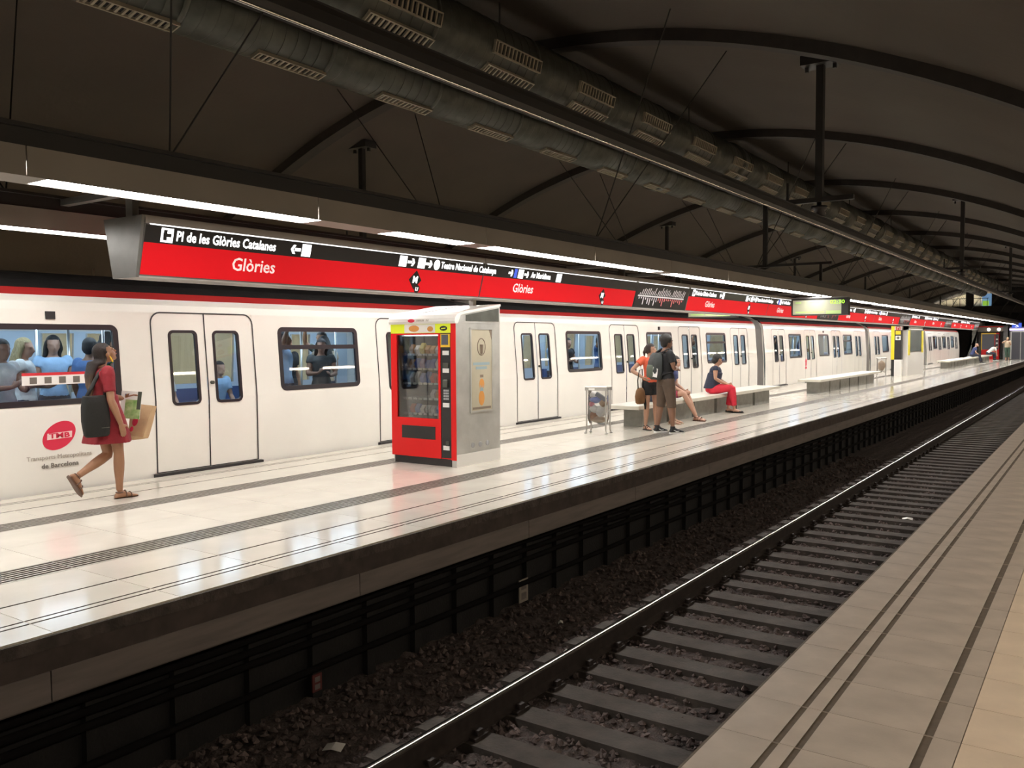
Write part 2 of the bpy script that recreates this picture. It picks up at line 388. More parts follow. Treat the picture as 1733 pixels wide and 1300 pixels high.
for y0, y1, z0, z1, lab in ((7.55,7.72,-1.22,-.97,'small white plate with two dark squares on the track wall'),(4.62,4.72,-1.19,-1.05,'small faded red plate low on the track wall')):
    t = thing('wall_plate', lab, 'sign', (-5.15, (y0+y1)/2, z0)); h = (y1-y0)/2; H = z1-z0
    g = G(); g.bev(-h, h, -H/2, H/2, 0, .012, .002); o = obj('plate', g, 'joint' if y0 > 6 else 'plate_red', t); o.matrix_local = Matrix.Translation((0,0,H/2)) @ Matrix(((0,0,1),(1,0,0),(0,1,0))).to_4x4()
    g = G(); g.box(.0125, .014, -h*.55, h*.55, H*.12, H*.42); g.box(.0125, .014, -h*.55, h*.55, H*.55, H*.85); obj('mark', g, 'fascia_grey', t)
    g = G(); g.box(-.05, 0, -h*.2, h*.2, H*.3, H*.7); obj('bracket', g, 'steel_dark', t)

# ---------------------------------------------------------------- ducts
def duct(X, lab, side):
    t = thing('air_duct', lab, 'duct', (X, 0, 5.10), group='ventilation ducts under the vault')
    R = .352
    def cyl(y0, y1, r, n=36):
        g = G(); g.tube([(0,y0,0),(0,y1,0)], r, n, caps=True); return g
    sec = mesh('duct_section', cyl(.02, 1.93, R), 'galv', True); col = mesh('seam_band', cyl(-.025, .025, R+.012), 'galv', True)
    gg = G(); gg.tube([(0,.4*k+.4,0) for k in range(2)], R+.004, 36)
    for k in range(-5, 36):
        link('duct_section', sec, t, (0, 3.35+1.945*k-.02, 0)); link('seam_band', col, t, (0, 3.35+1.945*k, 0))
    fine = mesh('spiral_seam', sum_g([cyl(y-.004, y+.004, R+.004) for y in np.arange(.2, 1.9, .17)]), 'galv', True)
    for k in range(-2, 14): link('spiral_seam', fine, t, (0, 3.35+1.945*k, 0))
    sp = mesh('collar', cyl(-.12, .12, R+.03), 'galv', True)
    for y in (16.6, 29.4, 42.0, 55): link('collar', sp, t, (0, y, 0))
    # diffuser vents on the lower flanks
    g = G(); L = .98
    g.box(R-.02, R+.035, 0, L, -.075, -.06); g.box(R-.02, R+.035, 0, L, .06, .075); g.box(R-.02, R+.035, 0, .015, -.06, .06); g.box(R-.02, R+.035, L-.015, L, -.06, .06)
    fr = mesh('vent_frame', g, 'grille'); bk = mesh('vent_back', G().box(R-.02, R+.004, .015, L-.015, -.06, .06), 'hole')
    sl = mesh('vent_slat', sum_g([G().box(R-.01, R+.028, .05+k*.075, .075+k*.075, -.06, .06) for k in range(12)]), 'grille')
    for k in range(-1, 28):
        for a in ((-75, -165) if side < 0 else (-14, -57, -125)):
            if side > 0 and a < -60 and k > 8: continue
            f = link('vent', fr, t, (0, 4.33+1.945*k, 0)); f.rotation_euler.y = math.radians(-a)
            link('vent_back', bk, f); link('vent_slats', sl, f)['kind'] = 'stuff'
    for k in range(-1, 13):       # hanger rods up to the vault
        g = G(); g.tube([(0,0,R),(0,0,vz(X)-5.10)], .012, 6); link('hanger_rod', mesh('hanger_rod', g, 'steel_dark'), t, (0, 3.0+5.83*k, 0))
    return t
def sum_g(gs):
    o = G()
    for q in gs: o.add(q.v, q.f); o.m[-len(q.f):] = q.m
    return o
duct(-6.26, 'round galvanised ventilation duct on the near platform side of the vault crown', 1)
duct(-7.82, 'round galvanised ventilation duct on the train side of the vault crown', -1)
t = thing('cable_tray', 'dark cable tray hanging between the two round ducts', 'cable tray', (XC, 0, 4.98))
g = G(); g.box(-.16,.16,Y0,80,-.02,0); g.box(-.16,-.145,Y0,80,0,.08); g.box(.145,.16,Y0,80,0,.08); obj('tray', g, 'steel_dark', t)
for k in range(30):
    g = G(); g.tube([(0,0,0),(0,0,vz(XC)-4.98)], .01, 6); link('hanger_rod', mesh('hanger_rod', g, 'steel_dark') if k == 0 else hr, t, (0, -4+2.9*k, 0)); hr = bpy.data.meshes['hanger_rod'] if k == 0 else hr

# ---------------------------------------------------------------- overhead conductor and its supports
for X, lab in ((-3.05, 'rigid overhead conductor bar with bright wire above the open track'), (-11.03, 'rigid overhead conductor bar above the stopped train')):
    t = thing('overhead_conductor', lab, 'conductor', (X, 0, 3.05))
    g = G(); g.prism([(-.045,.11),(.045,.11),(.045,.10),(.012,.09),(.022,.03),(.012,.0),(-.012,.0),(-.022,.03),(-.012,.09),(-.045,.10)], Y0, 80, 'y'); obj('bar', g, 'steel_dark', t)
    g = G(); g.tube([(0,Y0,-.004),(0,80,-.004)], .009, 8); obj('contact_wire', g, 'rail_top', t, True)
    sup = None
    for k in range(-1, 6):
        y = 11.28+12.95*k
        lab2 = 'dark ceiling post with cross arm carrying the conductor over the %s track' % ('open' if X > -5 else 'train')
        if sup is None:
            sup = thing('conductor_support', lab2, 'post', (X, y, 0), group='conductor posts over the %s track' % ('open' if X > -5 else 'train'))
            zt = vz(X)
            g = G(); g.box(-.045,.045,-.045,.045,3.36,zt-.03); obj('post', g, 'steel_dark', sup)
            g = G(); g.box(-.22,.22,-.14,.14,zt-.07,zt+.05); [g.box(sx*.17-.02,sx*.17+.02,-.02,.02,zt-.13,zt-.06) for sx in (-1,1)]; obj('ceiling_plate', g, 'steel_dark', sup)
            g = G(); g.box(-.42,.42,-.035,.035,3.34,3.40); g.tube([(-.4,0,3.37),(-.4,0,3.62)],.018,6); obj('cross_arm', g, 'steel_dark', sup)
            g = G(); g.tube([(0,0,3.36),(0,0,3.30),(0,0,3.29),(0,0,3.25),(0,0,3.24),(0,0,3.17),(0,0,3.16)],[.03,.03,.10,.10,.06,.09,.04],12); obj('insulator', g, 'rubber', sup, True)
        else: copy_tree(sup, None, (X, y, 0))

# ---------------------------------------------------------------- lighting beams and lamps
LY = [(-4.5,-2.2),(-2.1,.2),(.3,2.2),(2.92,5.28),(6.25,7.50),(7.87,10.02),(10.06,12.31),(12.75,15.0),(15.05,17.28),(17.36,19.75),(19.8,22.24),(22.6,24.9),(24.95,27.39)]
y = 27.72
while y < 74: LY += [(y, y+2.38), (y+2.43, y+4.81)]; y += 5.22
def beam(X, lab, grp):
    t = thing('lighting_beam', lab, 'light beam', (X, 0, 2.66))
    g = G(); g.box(-.14,.14,Y0,79,.19,.30); g.box(-.19,.19,Y0,79,.30,.325); obj('top_channel', g, 'steel_dark', t)
    fp = mesh('fascia_panel', G().box(.135,.15,.004,2.44,0,.19).box(-.15,-.135,.004,2.44,0,.19), 'fascia_beam')
    sp = mesh('soffit', G().box(-.135,.135,.002,2.444,.10,.12), 'fascia_beam')
    for k in range(-3, 32): link('fascia_panel', fp, t, (0, .34+2.446*k, 0)); link('soffit', sp, t, (0, .34+2.446*k, 0))
    caps = mesh('cover', G().box(-.135,.135,0,1,.0,.012), 'fascia_beam')
    prev = Y0
    for a, b in LY+[(79,79)]:
        if a-prev > .03:
            o = link('blank_cover', caps, t, (0, prev, 0)); o.scale.y = a-prev
        prev = b
    for k in range(-1, 12):           # raking hanger cables up to the vault
        for dx, dy in ((0,-.9),(0,.9)):
            y = 3.9+6.5*k; z0 = .325
            g = G(); e = -1.5 if X < XC else 1.5
            g.tube([(0,y,z0),(e,y+dy,vz(X+e)-2.66)], .008, 5); obj('hanger_cable', g, 'steel_dark', t)
    for a, b in LY:
        g = G(); g.box(-.125,.125,0,b-a,.002,.05)
        tag(obj('fluorescent_lamp', g, 'lamp_tube', loc=(X, a, 2.66)), 'long white fluorescent strip in the lighting beam ' + grp, 'lamp', 'fluorescent strips ' + grp)
beam(-5.79, 'grey lighting beam hanging over the open track side of the island platform', 'on the open track side of the signs')
beam(-8.29, 'grey lighting beam hanging over the train side of the island platform', 'on the train side of the signs')
for X, nm in ((1.1, 'over the near platform'), (-15.2, 'over the platform behind the train')):
    for k in range(-2, 27):
        y = .6+3.0*k; t = thing('platform_lamp', 'warm fluorescent batten ' + nm, 'lamp', (X, y, 2.45), group='battens ' + nm)
        obj('housing', G().box(-.1,.1,0,2.4,.06,.14).box(-.02,.02,.3,.34,.14,vz(X)-2.445).box(-.02,.02,2.0,2.04,.14,vz(X)-2.445), 'fascia_beam', t); (X < 0 and obj('vault_light_block', G().box(.075,.1,0,2.4,-.05,.06), 'fascia_beam', t)); obj('tube', G().box(-.06,.06,.03,2.37,.005,.06), 'lamp_side' if X > 0 else 'lamp_left', t)  # left battens get an added unseen flap keeping their light off the vault
# ================================================================= THE STOPPED TRAIN
def xs(z):                       # near flank of a car, local x
    if z <= .9: return 0.0
    if z <= 1.97: return -.085*(z-.9)/1.07
    return -.085
ROOF = [(-.085,1.97),(-.10,2.06),(-.135,2.13),(-.20,2.21),(-.32,2.30),(-.55,2.38),(-1.0,2.44),(-1.55,2.46)]
CW = 3.10; HL = 7.33
DOORS = [-5.79,-1.93,1.93,5.79]; WINS = [-3.86,0,3.86]
def holed(g, ys, zs, holes, fx, mi=0, depth=.06, sgn=-1):
    """vertical skin in (y,z) with rectangular holes; jambs run inwards"""
    ys = sorted(set(ys)); zs = sorted(set(zs))
    for i in range(len(ys)-1):
        for j in range(len(zs)-1):
            a, b, c, d = ys[i], ys[i+1], zs[j], zs[j+1]; my, mz = (a+b)/2, (c+d)/2
            if any(h[0]-1e-6 < my < h[1] and h[2]-1e-6 < mz < h[3] for h in holes): continue
            g.quad((fx(c),a,c),(fx(c),b,c),(fx(d),b,d),(fx(d),a,d),mi)
    for a, b, c, d in holes:
        g.quad((fx(c),a,c),(fx(c),b,c),(fx(c)+sgn*depth,b,c),(fx(c)+sgn*depth,a,c),mi); g.quad((fx(d),a,d),(fx(d),b,d),(fx(d)+sgn*depth,b,d),(fx(d)+sgn*depth,a,d),mi)
        for y in (a, b): g.quad((fx(c),y,c),(fx(d),y,d),(fx(d)+sgn*depth,y,d),(fx(c)+sgn*depth,y,c),mi)
def frame_ring(y0, y1, z0, z1, w, r, pr, fx, dep=.03):
    o = kink(rrect(y0, y1, z0, z1, r)); i = kink(rrect(y0+w, y1-w, z0+w, z1-w, max(.015, r-w))); n = len(o); g = G()
    A = [(fx(z)+pr, y, z) for y, z in o]; B = [(fx(z)+pr, y, z) for y, z in i]; D = [(fx(z)-dep, y, z) for y, z in o]; E_ = [(fx(z)-dep, y, z) for y, z in i]
    g.add(A+B+D+E_, [(k, (k+1)%n, n+(k+1)%n, n+k) for k in range(n)] + [(k, 2*n+k, 2*n+(k+1)%n, (k+1)%n) for k in range(n)] + [(n+k, n+(k+1)%n, 3*n+(k+1)%n, 3*n+k) for k in range(n)])
    return g
def kink(q):                      # extra vertices where a flank outline passes the fold at z = .9
    out = []
    for (a, b), (c, d) in zip(q, q[1:]+q[:1]):
        out.append((a, b))
        if (b-.9)*(d-.9) < -1e-9: t = (.9-b)/(d-b); out.append((a+(c-a)*t, .9))
    return out
def sheet(y0, y1, z0, z1, off, fx):
    g = G(); zz = [z0] + [z for z in (.9, 1.97) if z0 < z < z1] + [z1]
    for c, d in zip(zz, zz[1:]): g.quad((fx(c)+off,y0,c),(fx(c)+off,y1,c),(fx(d)+off,y1,d),(fx(d)+off,y0,d))
    return g
D0, D1, DW = .045, 1.97, .745          # door opening
W0, W1, WW = .935, 1.815, .765         # window frame
def build_car(label):
    car = thing('train_car', label, 'train car', (-9.36, 0, 0), group='cars of the stopped train')
    # body shell
    g = G(); holes = [(d-DW, d+DW, D0, D1) for d in DOORS] + [(w-WW+.045, w+WW-.045, W0+.045, W1-.045) for w in WINS]
    ys = [-HL, HL] + [e for h in holes for e in h[:2]]; zs = [-.42, .9, 1.97] + [e for h in holes for e in h[2:]]
    holed(g, ys, zs, holes, xs)
    pr = ROOF + [(-CW-x, z) for x, z in reversed(ROOF[:-1])]
    for (x0, z0), (x1, z1) in zip(pr, pr[1:]):
        red = 1 if 2.10 < (z0+z1)/2 < 2.22 and True else (2 if (z0+z1)/2 >= 2.2 else 0)
        g.quad((x0,-HL,z0),(x0,HL,z0),(x1,HL,z1),(x1,-HL,z1), red)
    for s in (-1, 1):                   # end walls round an open gangway
        y = s*HL; g.quad((0,y,-.42),(-.9,y,-.42),(-.9,y,2.38),(-.085,y,1.97)); g.quad((-CW,y,-.42),(-CW+.9,y,-.42),(-CW+.9,y,2.38),(-CW+.085,y,1.97))
        g.quad((-.9,y,2.05),(-CW+.9,y,2.05),(-CW+1.0,y,2.44),(-1.0,y,2.44)); g.quad((-.085,y,1.97),(-.9,y,2.38),(-.55,y,2.38),(-.135,y,2.13)); g.quad((-CW+.085,y,1.97),(-CW+.9,y,2.38),(-CW+.55,y,2.38),(-CW+.135,y,2.13))
    fh = [(w-WW, w+WW, W0, W1) for w in WINS] + [(d-.55, d-.1, .9, 1.75) for d in DOORS] + [(d+.1, d+.55, .9, 1.75) for d in DOORS]
    holed(g, [-HL, HL]+[e for h in fh for e in h[:2]], [-.42, .9, 1.97]+[e for h in fh for e in h[2:]], fh, lambda z: -CW-xs(z), 0, .05, 1)
    obj('body', g, ['train_white','train_red','wall_black'], car, fix=False)
    g = G(); g.box(-CW+.02, -.03, -HL, HL, -.42, .0); obj('underframe', g, 'steel_dark', car)
    for d in DOORS:
        for s in (-1, 1):
            a, b = (d-DW, d-.006) if s < 0 else (d+.006, d+DW); wy0, wy1 = ((d-.52, d-.11) if s < 0 else (d+.11, d+.52))
            g = G(); hz = (wy0+.025, wy1-.025, .86, 1.735)
            holed(g, [a,b]+list(hz[:2]), [D0,.9,D1]+list(hz[2:]), [hz], lambda z: xs(z)-.004, 0, .035)
            g.quad((-.004,a,D0),(xs(D1)-.004,a,D1),(xs(D1)-.05,a,D1),(-.05,a,D0)); g.quad((-.004,b,D0),(xs(D1)-.004,b,D1),(xs(D1)-.05,b,D1),(-.05,b,D0))
            lf = obj('door', g, 'train_white', car, fix=False)
            obj('window_frame', frame_ring(wy0, wy1, .835, 1.76, .035, .07, .004, xs), 'train_frame', lf)
            obj('pane', sheet(wy0+.02, wy1-.02, .85, 1.745, -.015, xs), 'train_glass', lf, fix=False)
        q = kink(rrect(d-DW-.010, d+DW+.010, D0-.01, D1+.01, .14, rb=.004)); q2 = kink(rrect(d-DW+.008, d+DW-.008, D0, D1-.006, .13, rb=.003)); n = len(q)
        g = G(); g.add([(xs(z)+.004,y,z) for y,z in q]+[(xs(z)+.004,y,z) for y,z in q2], [(k,(k+1)%n,n+(k+1)%n,n+k) for k in range(n)])
        g.add([(xs(z)+.003,y,z) for y,z in ((d-.008,D0),(d+.008,D0),(d+.008,.9),(d-.008,.9),(d+.008,D1),(d-.008,D1))], [(0,1,2,3),(3,2,4,5)]); obj('door_seal', g, 'rubber', car, fix=False)
        g = G(); g.box(-.02, .055, d-DW-.05, d+DW+.05, -.01, .03); obj('door_step', g, 'rubber', car)
        g = G(); g.tube([(-.02,d+.055,1.10),(.02,d+.055,1.10)], .022, 12); obj('door_button', g, 'galv', car)
    for i, w in enumerate(WINS):
        f = obj('window_frame', frame_ring(w-WW, w+WW, W0, W1, .062, .09, .006, xs), 'train_frame', car)
        obj('pane', sheet(w-WW+.04, w+WW-.04, W0+.04, W1-.04, -.012, xs), 'train_glass', f, fix=False)
        if i == 2:
            g = G(); g.add([(xs(z)+o, y, z) for z in (1.505,1.565) for o in (.004,-.03) for y in (w-WW+.05, w+WW-.05)], [(0,1,5,4),(4,5,7,6),(2,3,1,0),(2,0,4,6)]); obj('transom', g, 'train_frame', f)
    # cabin
    g = G(); zi = 2.02
    g.quad((-.07,-HL,.0),(-CW+.07,-HL,.0),(-CW+.07,HL,.0),(-.07,HL,.0), 1)
    g.quad((-.2,-HL,zi),(-CW+.2,-HL,zi),(-CW+.2,HL,zi),(-.2,HL,zi), 0)
    holed(g, [-HL,HL]+[e for h in fh for e in h[:2]], [0.0,.9,1.97]+[e for h in fh for e in h[2:]], fh, lambda z: -CW+.07, 0, .01)
    holed(g, ys, [0.0,.9,1.97]+[e for h in holes for e in h[2:]], holes, lambda z: xs(z)-.065, 0, .002)
    obj('cabin_lining', g, ['cabin_wall','cabin_floor'], car, fix=False)
    for x in (-.85, -CW+.85): obj('cabin_light', G().box(x-.09, x+.09, -HL+.2, HL-.2, zi-.03, zi-.005), 'lamp_cabin', car)
    g = G()
    for y, z0, z1, y2 in [(h[0], h[2], h[3], h[1]) for h in fh]: g.quad((-CW+.03,y,z0),(-CW+.03,y2,z0),(-CW+.03,y2,z1),(-CW+.03,y,z1))
    obj('far_panes', g, 'train_glass', car, fix=False)
    for w in WINS:
        for s in (-1, 1):
            x = -.30 if s > 0 else -CW+.30
            g = G(); g.box(x-.21, x+.21, w-.95, w+.95, .38, .45); bx = x+s*.19; g.box(bx-.03, bx+.03, w-.95, w+.95, .45, .86); g.box(x-.15, x+.15, w-.9, w-.85, 0, .38); g.box(x-.15, x+.15, w+.85, w+.9, 0, .38); obj('cabin_seat', g, 'cabin_seat', car)
    for d in DOORS:
        for x in (-.75, -CW/2, -CW+.75):
            g = G(); g.tube([(x,d-.95,0),(x,d-.95,zi)], .018, 8); obj('grab_pole', g, 'cabin_pole', car, True)
    for x in (-.75, -CW+.75):
        g = G(); g.tube([(x,-HL+.2,1.86),(x,HL-.2,1.86)], .016, 8); obj('grab_rail', g, 'cabin_pole', car, True)
    g = G(); g.box(xs(1.9)-.01, xs(1.9)+.02, -.05, .05, 1.868, 1.952); obj('side_lamp', g, 'rubber', car)
    return car
CARY = [4.85, 20.25, 35.70, 51.20, 66.70, -10.6]
NAMES = ['white metro car with red roof line and round red logo on its flank', 'white metro car with red roof line behind the vending machine and the benches', 'white metro car of the stopped train, third from the car with the red logo counting it', 'white metro car seen behind the yellow and black information stand', 'white metro car at the far end of the stopped train, beyond the information stand', 'white metro car coupled behind the car with the red logo, mostly hidden']
car0 = build_car(NAMES[0]); car0.location.y = CARY[0]
CARS = [car0] + [copy_tree(car0, None, (-9.36, CARY[i], 0), NAMES[i]) for i in (1,2,3,4)]
# bellows between the cars
g = G(); n = 7
for k in range(n):
    a = -.42+.84*k/n; b = a+.84/n; m = (a+b)/2
    for p, q, r0, r1 in ((a, m, .06, .0), (m, b, .0, .06)):
        for (x0, z0), (x1, z1) in zip([(-.05,-.3),(-.05,.9),(-.13,1.97),(-.25,2.25),(-1.0,2.40),(-CW+1,2.40)], [(-.05,.9),(-.13,1.97),(-.25,2.25),(-1.0,2.40),(-CW+1,2.40),(-CW+.1,1.97)]):
            g.quad((x0-r0,p,z0),(x0-r1,q,z0),(x1-r1,q,z1),(x1-r0,p,z1))
bel = mesh('pleats', g, 'bellows')
for i, (a, b, lab) in enumerate(((0,1,'grey pleated bellows behind the vending machine, joining two cars'),(1,2,'grey pleated bellows between cars above the long bench'),(2,3,'grey pleated bellows between cars beside the litter bin with brown bag'),(3,4,'grey pleated bellows between the cars beyond the information stand'))):
    t = thing('gangway_bellows', lab, 'bellows', (-9.36, (CARY[a]+CARY[b])/2 if a else 12.55, 0), group='bellows between the cars')
    o = link('pleats', bel, t); L = CARY[b]-CARY[a]-2*HL; o.scale.y = max(.3, L)/.84
    t.location.y = (CARY[a]+CARY[b])/2
# logo, lettering and stickers on the nearest car
RX = Matrix(((0,0,1),(1,0,0),(0,1,0)))        # text running along +y on a face turned to +x
mat('logo_red', (.62,.02,.06), .4); mat('logo_pale', (.85,.62,.60), .4); mat('letter_dark', (.16,.14,.12), .5); mat('letter_mid', (.40,.35,.30), .5)
g = G(); ng = 40
pts = [(.20*math.cos(a)*.86+.055*math.sin(a), .155*math.sin(a)) for a in np.linspace(0, 2*math.pi, ng, endpoint=False)]
oy = 4.87-CARY[0]
g.add([(.004, oy+p, .605+q) for p, q in pts]+[(0, oy+p, .605+q) for p, q in pts], [tuple(range(ng))]+[(i,(i+1)%ng,ng+(i+1)%ng,ng+i) for i in range(ng)]); obj('round_logo', g, 'logo_red', car0, fix=False)
g = G(); g.add([(.006,oy-.135,.565),(.006,oy+.135,.575),(.006,oy+.14,.645),(.006,oy-.13,.635)], [(0,1,2,3)]); obj('logo_bar', g, 'logo_pale', car0, fix=False)
text('TMB', .075, car0, (.008, oy, .604), RX, 'logo_red', 'logo_letters', .03, width=1.5)
text('Transports Metropolitans', .068, car0, (.006, oy+.0, .378), RX, 'letter_mid', width=1.0)
text('de Barcelona', .072, car0, (.006, oy+.0, .285), RX, 'letter_dark', bold=.02, width=1.05)
g = G(); wy = 0.0
g = G(); g.box(-.045, -.042, 4.50-CARY[0], 5.48-CARY[0], 1.16, 1.265); st = obj('sticker_strip', g, 'white_paint', car0)
mat('sticker_red', (.6,.03,.04), .5)
obj('sticker_band', G().box(-.0415, -.0405, 4.50-CARY[0], 5.48-CARY[0], 1.262, 1.292), 'sticker_red', st)
for k in range(6):
    y = 4.58-CARY[0]+.155*k; obj('sticker_mark', G().box(-.0415, -.0405, y, y+.075, 1.175, 1.245), 'letter_dark', st)
for o_ in [o for o in C.objects if o.name.startswith('sticker_strip')]: o_.location.x = .035
g = G(); g.box(.002,.004, 1.0,1.1,.25,.50)
CARS[2]['label'] = 'white metro car with a small red arrow notice low on its flank'
obj('red_notice', G().prism([(33.0-CARY[2],.62),(33.16-CARY[2],.62),(33.16-CARY[2],.78),(33.22-CARY[2],.78),(33.08-CARY[2],.90),(32.94-CARY[2],.78),(33.0-CARY[2],.78)], .001, .005, 'x').box(.001,.005,32.98-CARY[2],33.18-CARY[2],.50,.58), 'logo_red', CARS[2])
# ================================================================= SIGNS
ZB, ZT, HB, HT = 2.183, 2.622, .16, .28                # V-shaped box: half widths at foot and head
def fpt(t, off=0.0):                                   # point on the near face, t 0..1 upwards (local x,z)
    dx, dz = HT-HB, ZT-ZB; L = math.hypot(dx, dz)
    return (HB+dx*t + off*dz/L, ZB+dz*t - off*dx/L)
def fband(g, y0, y1, t0, t1, off, mi=0, s=1):
    (xa, za), (xb, zb) = fpt(t0, off), fpt(t1, off)
    g.quad((s*xa,y0,za),(s*xa,y1,za),(s*xb,y1,zb),(s*xb,y0,zb), mi)
nrm = Vector((ZT-ZB, 0, -(HT-HB))).normalized(); upv = Vector((HT-HB, 0, ZT-ZB)).normalized()
RS = Matrix((Vector((0,1,0)), upv, nrm)).transposed()  # text on the tilted near face
def stext(s, y, t, size, parent, m, **k):
    x, z = fpt(t, .006); text(s, size, parent, (x, y, z), RS, m, **k)
def poly_on(g, pts, off, mi=0):                        # pts (y, t)
    vs = []
    for y, t in pts: x, z = fpt(t, off); vs.append((x, y, z))
    g.add(vs, [tuple(range(len(vs)))], mi)
def arrow(g, y, t, w, d, off):                         # d +1 points to +y
    h = .10
    poly_on(g, [(y-d*w/2, t-.035),(y+d*w*.1, t-.035),(y+d*w*.1, t+.035),(y-d*w/2, t+.035)][::d], off)
    for q in (-1, 1): poly_on(g, [(y+d*w/2, t),(y+d*w*.5-d*.035, t+.0),(y, t+q*h),(y+d*.035, t+q*h)][::d*q], off)
YA = 4.30
def period(label, loc):
    L = 9.35
    s = thing('station_sign', label, 'sign', loc, group='red station name signs over the platform')
    for i, (a, b) in enumerate(((0, 4.87), (4.88, L))):
        g = G(); g.prism([(-HB,ZB),(HB,ZB),(HT,ZT),(-HT,ZT)], a, b, 'y'); obj('box', g, 'sign_grey', s)
        g = G(); fband(g, a+.01, b-.004, .03, .65, .003); fband(g, a+.01, b-.004, .03, .65, .003, s=-1); obj('red_panel', g, 'sign_red', s, fix=False)
        g = G(); fband(g, a+.01, b-.004, .65, .985, .003); fband(g, a+.01, b-.004, .65, .985, .003, s=-1); obj('black_panel', g, 'sign_black', s, fix=False)
        g = G(); g.box(-HT-.01, HT+.012, a, b, ZT+.004, ZT+.07); obj('cover', g, 'sign_edge', s)
        g = G(); g.box(HT-.012, HT+.004, a+.05, b-.05, ZT-.006, ZT+.004); obj('edge_light', g, 'letter_lit', s)
        g = G(); g.box(-HB-.012, HB+.012, a, b, ZB-.014, ZB); obj('bottom_rail', g, 'sign_edge', s)
    def Yp(y): return y-YA
    stext('Glòries', Yp(5.49), .36, .175, s, 'letter_pale', bold=.012, width=.98)
    stext('Glòries', Yp(10.17), .36, .175, s, 'letter_pale', bold=.012, width=.98)
    for ym in (7.855, 12.49):
        g = G(); c = Yp(ym); poly_on(g, [(c-.115,.36),(c,.10),(c+.115,.36),(c,.62)], .005); obj('diamond', g, 'sign_black', s, fix=False)
        stext('M', c, .36, .115, s, 'letter_lit', bold=.03)
        g = G(); poly_on(g, [(c+.06+.05*math.cos(a), .12+.11*math.sin(a)) for a in np.linspace(0, 2*math.pi, 16, endpoint=False)], .0055); obj('line_badge', g, 'sign_black', s, fix=False)
        stext('L1', c+.06, .12, .055, s, 'letter_lit', bold=.03)
    # way-finding row
    T = .815
    def sq(y0, y1): g = G(); poly_on(g, [(Yp(y0),.68),(Yp(y1),.68),(Yp(y1),.955),(Yp(y0),.955)], .006); obj('pictogram', g, 'letter_lit', s, fix=False)
    def ar(y, d, w=.13): g = G(); arrow(g, Yp(y), T, w, d, .006); obj('arrow', g, 'letter_lit', s, fix=False)
    sq(4.46, 4.58); g = G(); arrow(g, Yp(4.52), .82, .08, -1, .008); obj('pictogram_mark', g, 'sign_black', s, fix=False)
    stext('Pl de les Glòries Catalanes', Yp(4.61), T, .125, s, 'letter_lit', bold=.02, align='LEFT', width=.80)
    ar(5.97, -1); sq(6.05, 6.17)
    sq(7.52, 7.65); ar(7.73, 1); sq(7.85, 7.98); ar(8.05, 1)
    g = G(); poly_on(g, [(Yp(8.20)+.058*math.cos(a), T+.14*math.sin(a)) for a in np.linspace(0, 2*math.pi, 20, endpoint=False)], .006); obj('round_pictogram', g, 'letter_lit', s, fix=False)
    stext('Teatre Nacional de Catalunya', Yp(8.28), T, .115, s, 'letter_lit', bold=.02, align='LEFT', width=.82)
    ar(9.79, 1, .11); g = G(); poly_on(g, [(Yp(9.87),.68),(Yp(9.94),.68),(Yp(9.94),.955),(Yp(9.87),.955)], .006); obj('blue_pictogram', g, 'sign_blue', s, fix=False)
    sq(9.97, 10.10); ar(10.18, 1, .11); stext('Av Meridiana', Yp(10.30), T, .115, s, 'letter_lit', bold=.02, align='LEFT', width=.82); sq(10.98, 11.12)
    # end plate with bracket up to the beams
    g = G(); g.prism([(-HB-.02,ZB-.014),(HB+.01,ZB-.014),(HT+.01,ZT+.07),(-HT-.02,ZT+.07)], -.03, -.002, 'y'); obj('end_plate', g, 'sign_grey', s)
    for yy in (.06, L-.06): obj('hanger', G().box(-.05,.05,yy-.03,yy+.03,ZT+.07,2.93).box(-1.12,1.12,yy-.04,yy+.04,2.90,2.96), 'sign_grey', s)
    m_ = thing('route_map_sign', label.replace('red station name sign', 'black route map sign').replace('red sign', 'black route map'), 'sign', (loc[0], loc[1]+L, loc[2]), group='black route map signs over the platform'); L2 = 2.28
    obj('box', G().prism([(-HB,ZB),(HB,ZB),(HT,ZT),(-HT,ZT)], .01, L2, 'y'), 'sign_grey', m_)
    g = G(); fband(g, .015, L2-.005, .03, .985, .003); fband(g, .015, L2-.005, .03, .985, .003, s=-1); obj('black_panel', g, 'sign_black', m_, fix=False)
    obj('cover', G().box(-HT-.01, HT+.012, .01, L2, ZT+.004, ZT+.07), 'sign_edge', m_); obj('edge_light', G().box(HT-.012, HT+.004, .05, L2-.05, ZT-.006, ZT+.004), 'letter_lit', m_)
    obj('bottom_rail', G().box(-HB-.012, HB+.012, .01, L2, ZB-.014, ZB), 'sign_edge', m_)
    g = G(); r = random.Random(3)
    poly_on(g, [(.12,.46),(2.1,.46),(2.1,.52),(.12,.52)], .005)
    for k in range(27):
        y = .17+k*.072; h = .17+.16*r.random() if k % 9 else .08
        poly_on(g, [(y,.54),(y+.028,.54),(y+.028+.10*h*2,.54+h),(y+.10*h*2,.54+h)], .005)
    obj('route_names', g, 'map_grey', m_, fix=False)
    g = G(); g2 = G()
    for k in range(22):
        y = .17+k*.088; h = .05+.28*r.random()*(1 if k % 3 else .3)
        poly_on(g if k < 9 else g2, [(y,.44-h),(y+.032,.44-h),(y+.032,.44),(y,.44)], .005)
    obj('interchanges', g, 'map_grey', m_, fix=False); obj('interchanges', g2, 'map_red', m_, fix=False)
    return s, m_
mat('sign_blue', (.03,.06,.5), .4, emit=(.1,.2,1), estr=.6); mat('map_red', (.75,.2,.2), .5, emit=(1,.2,.2), estr=.2)
PER = 11.65
per = period('red station name sign over the vending machine, its end plate bare', (XC, YA, 0))
flush_text()
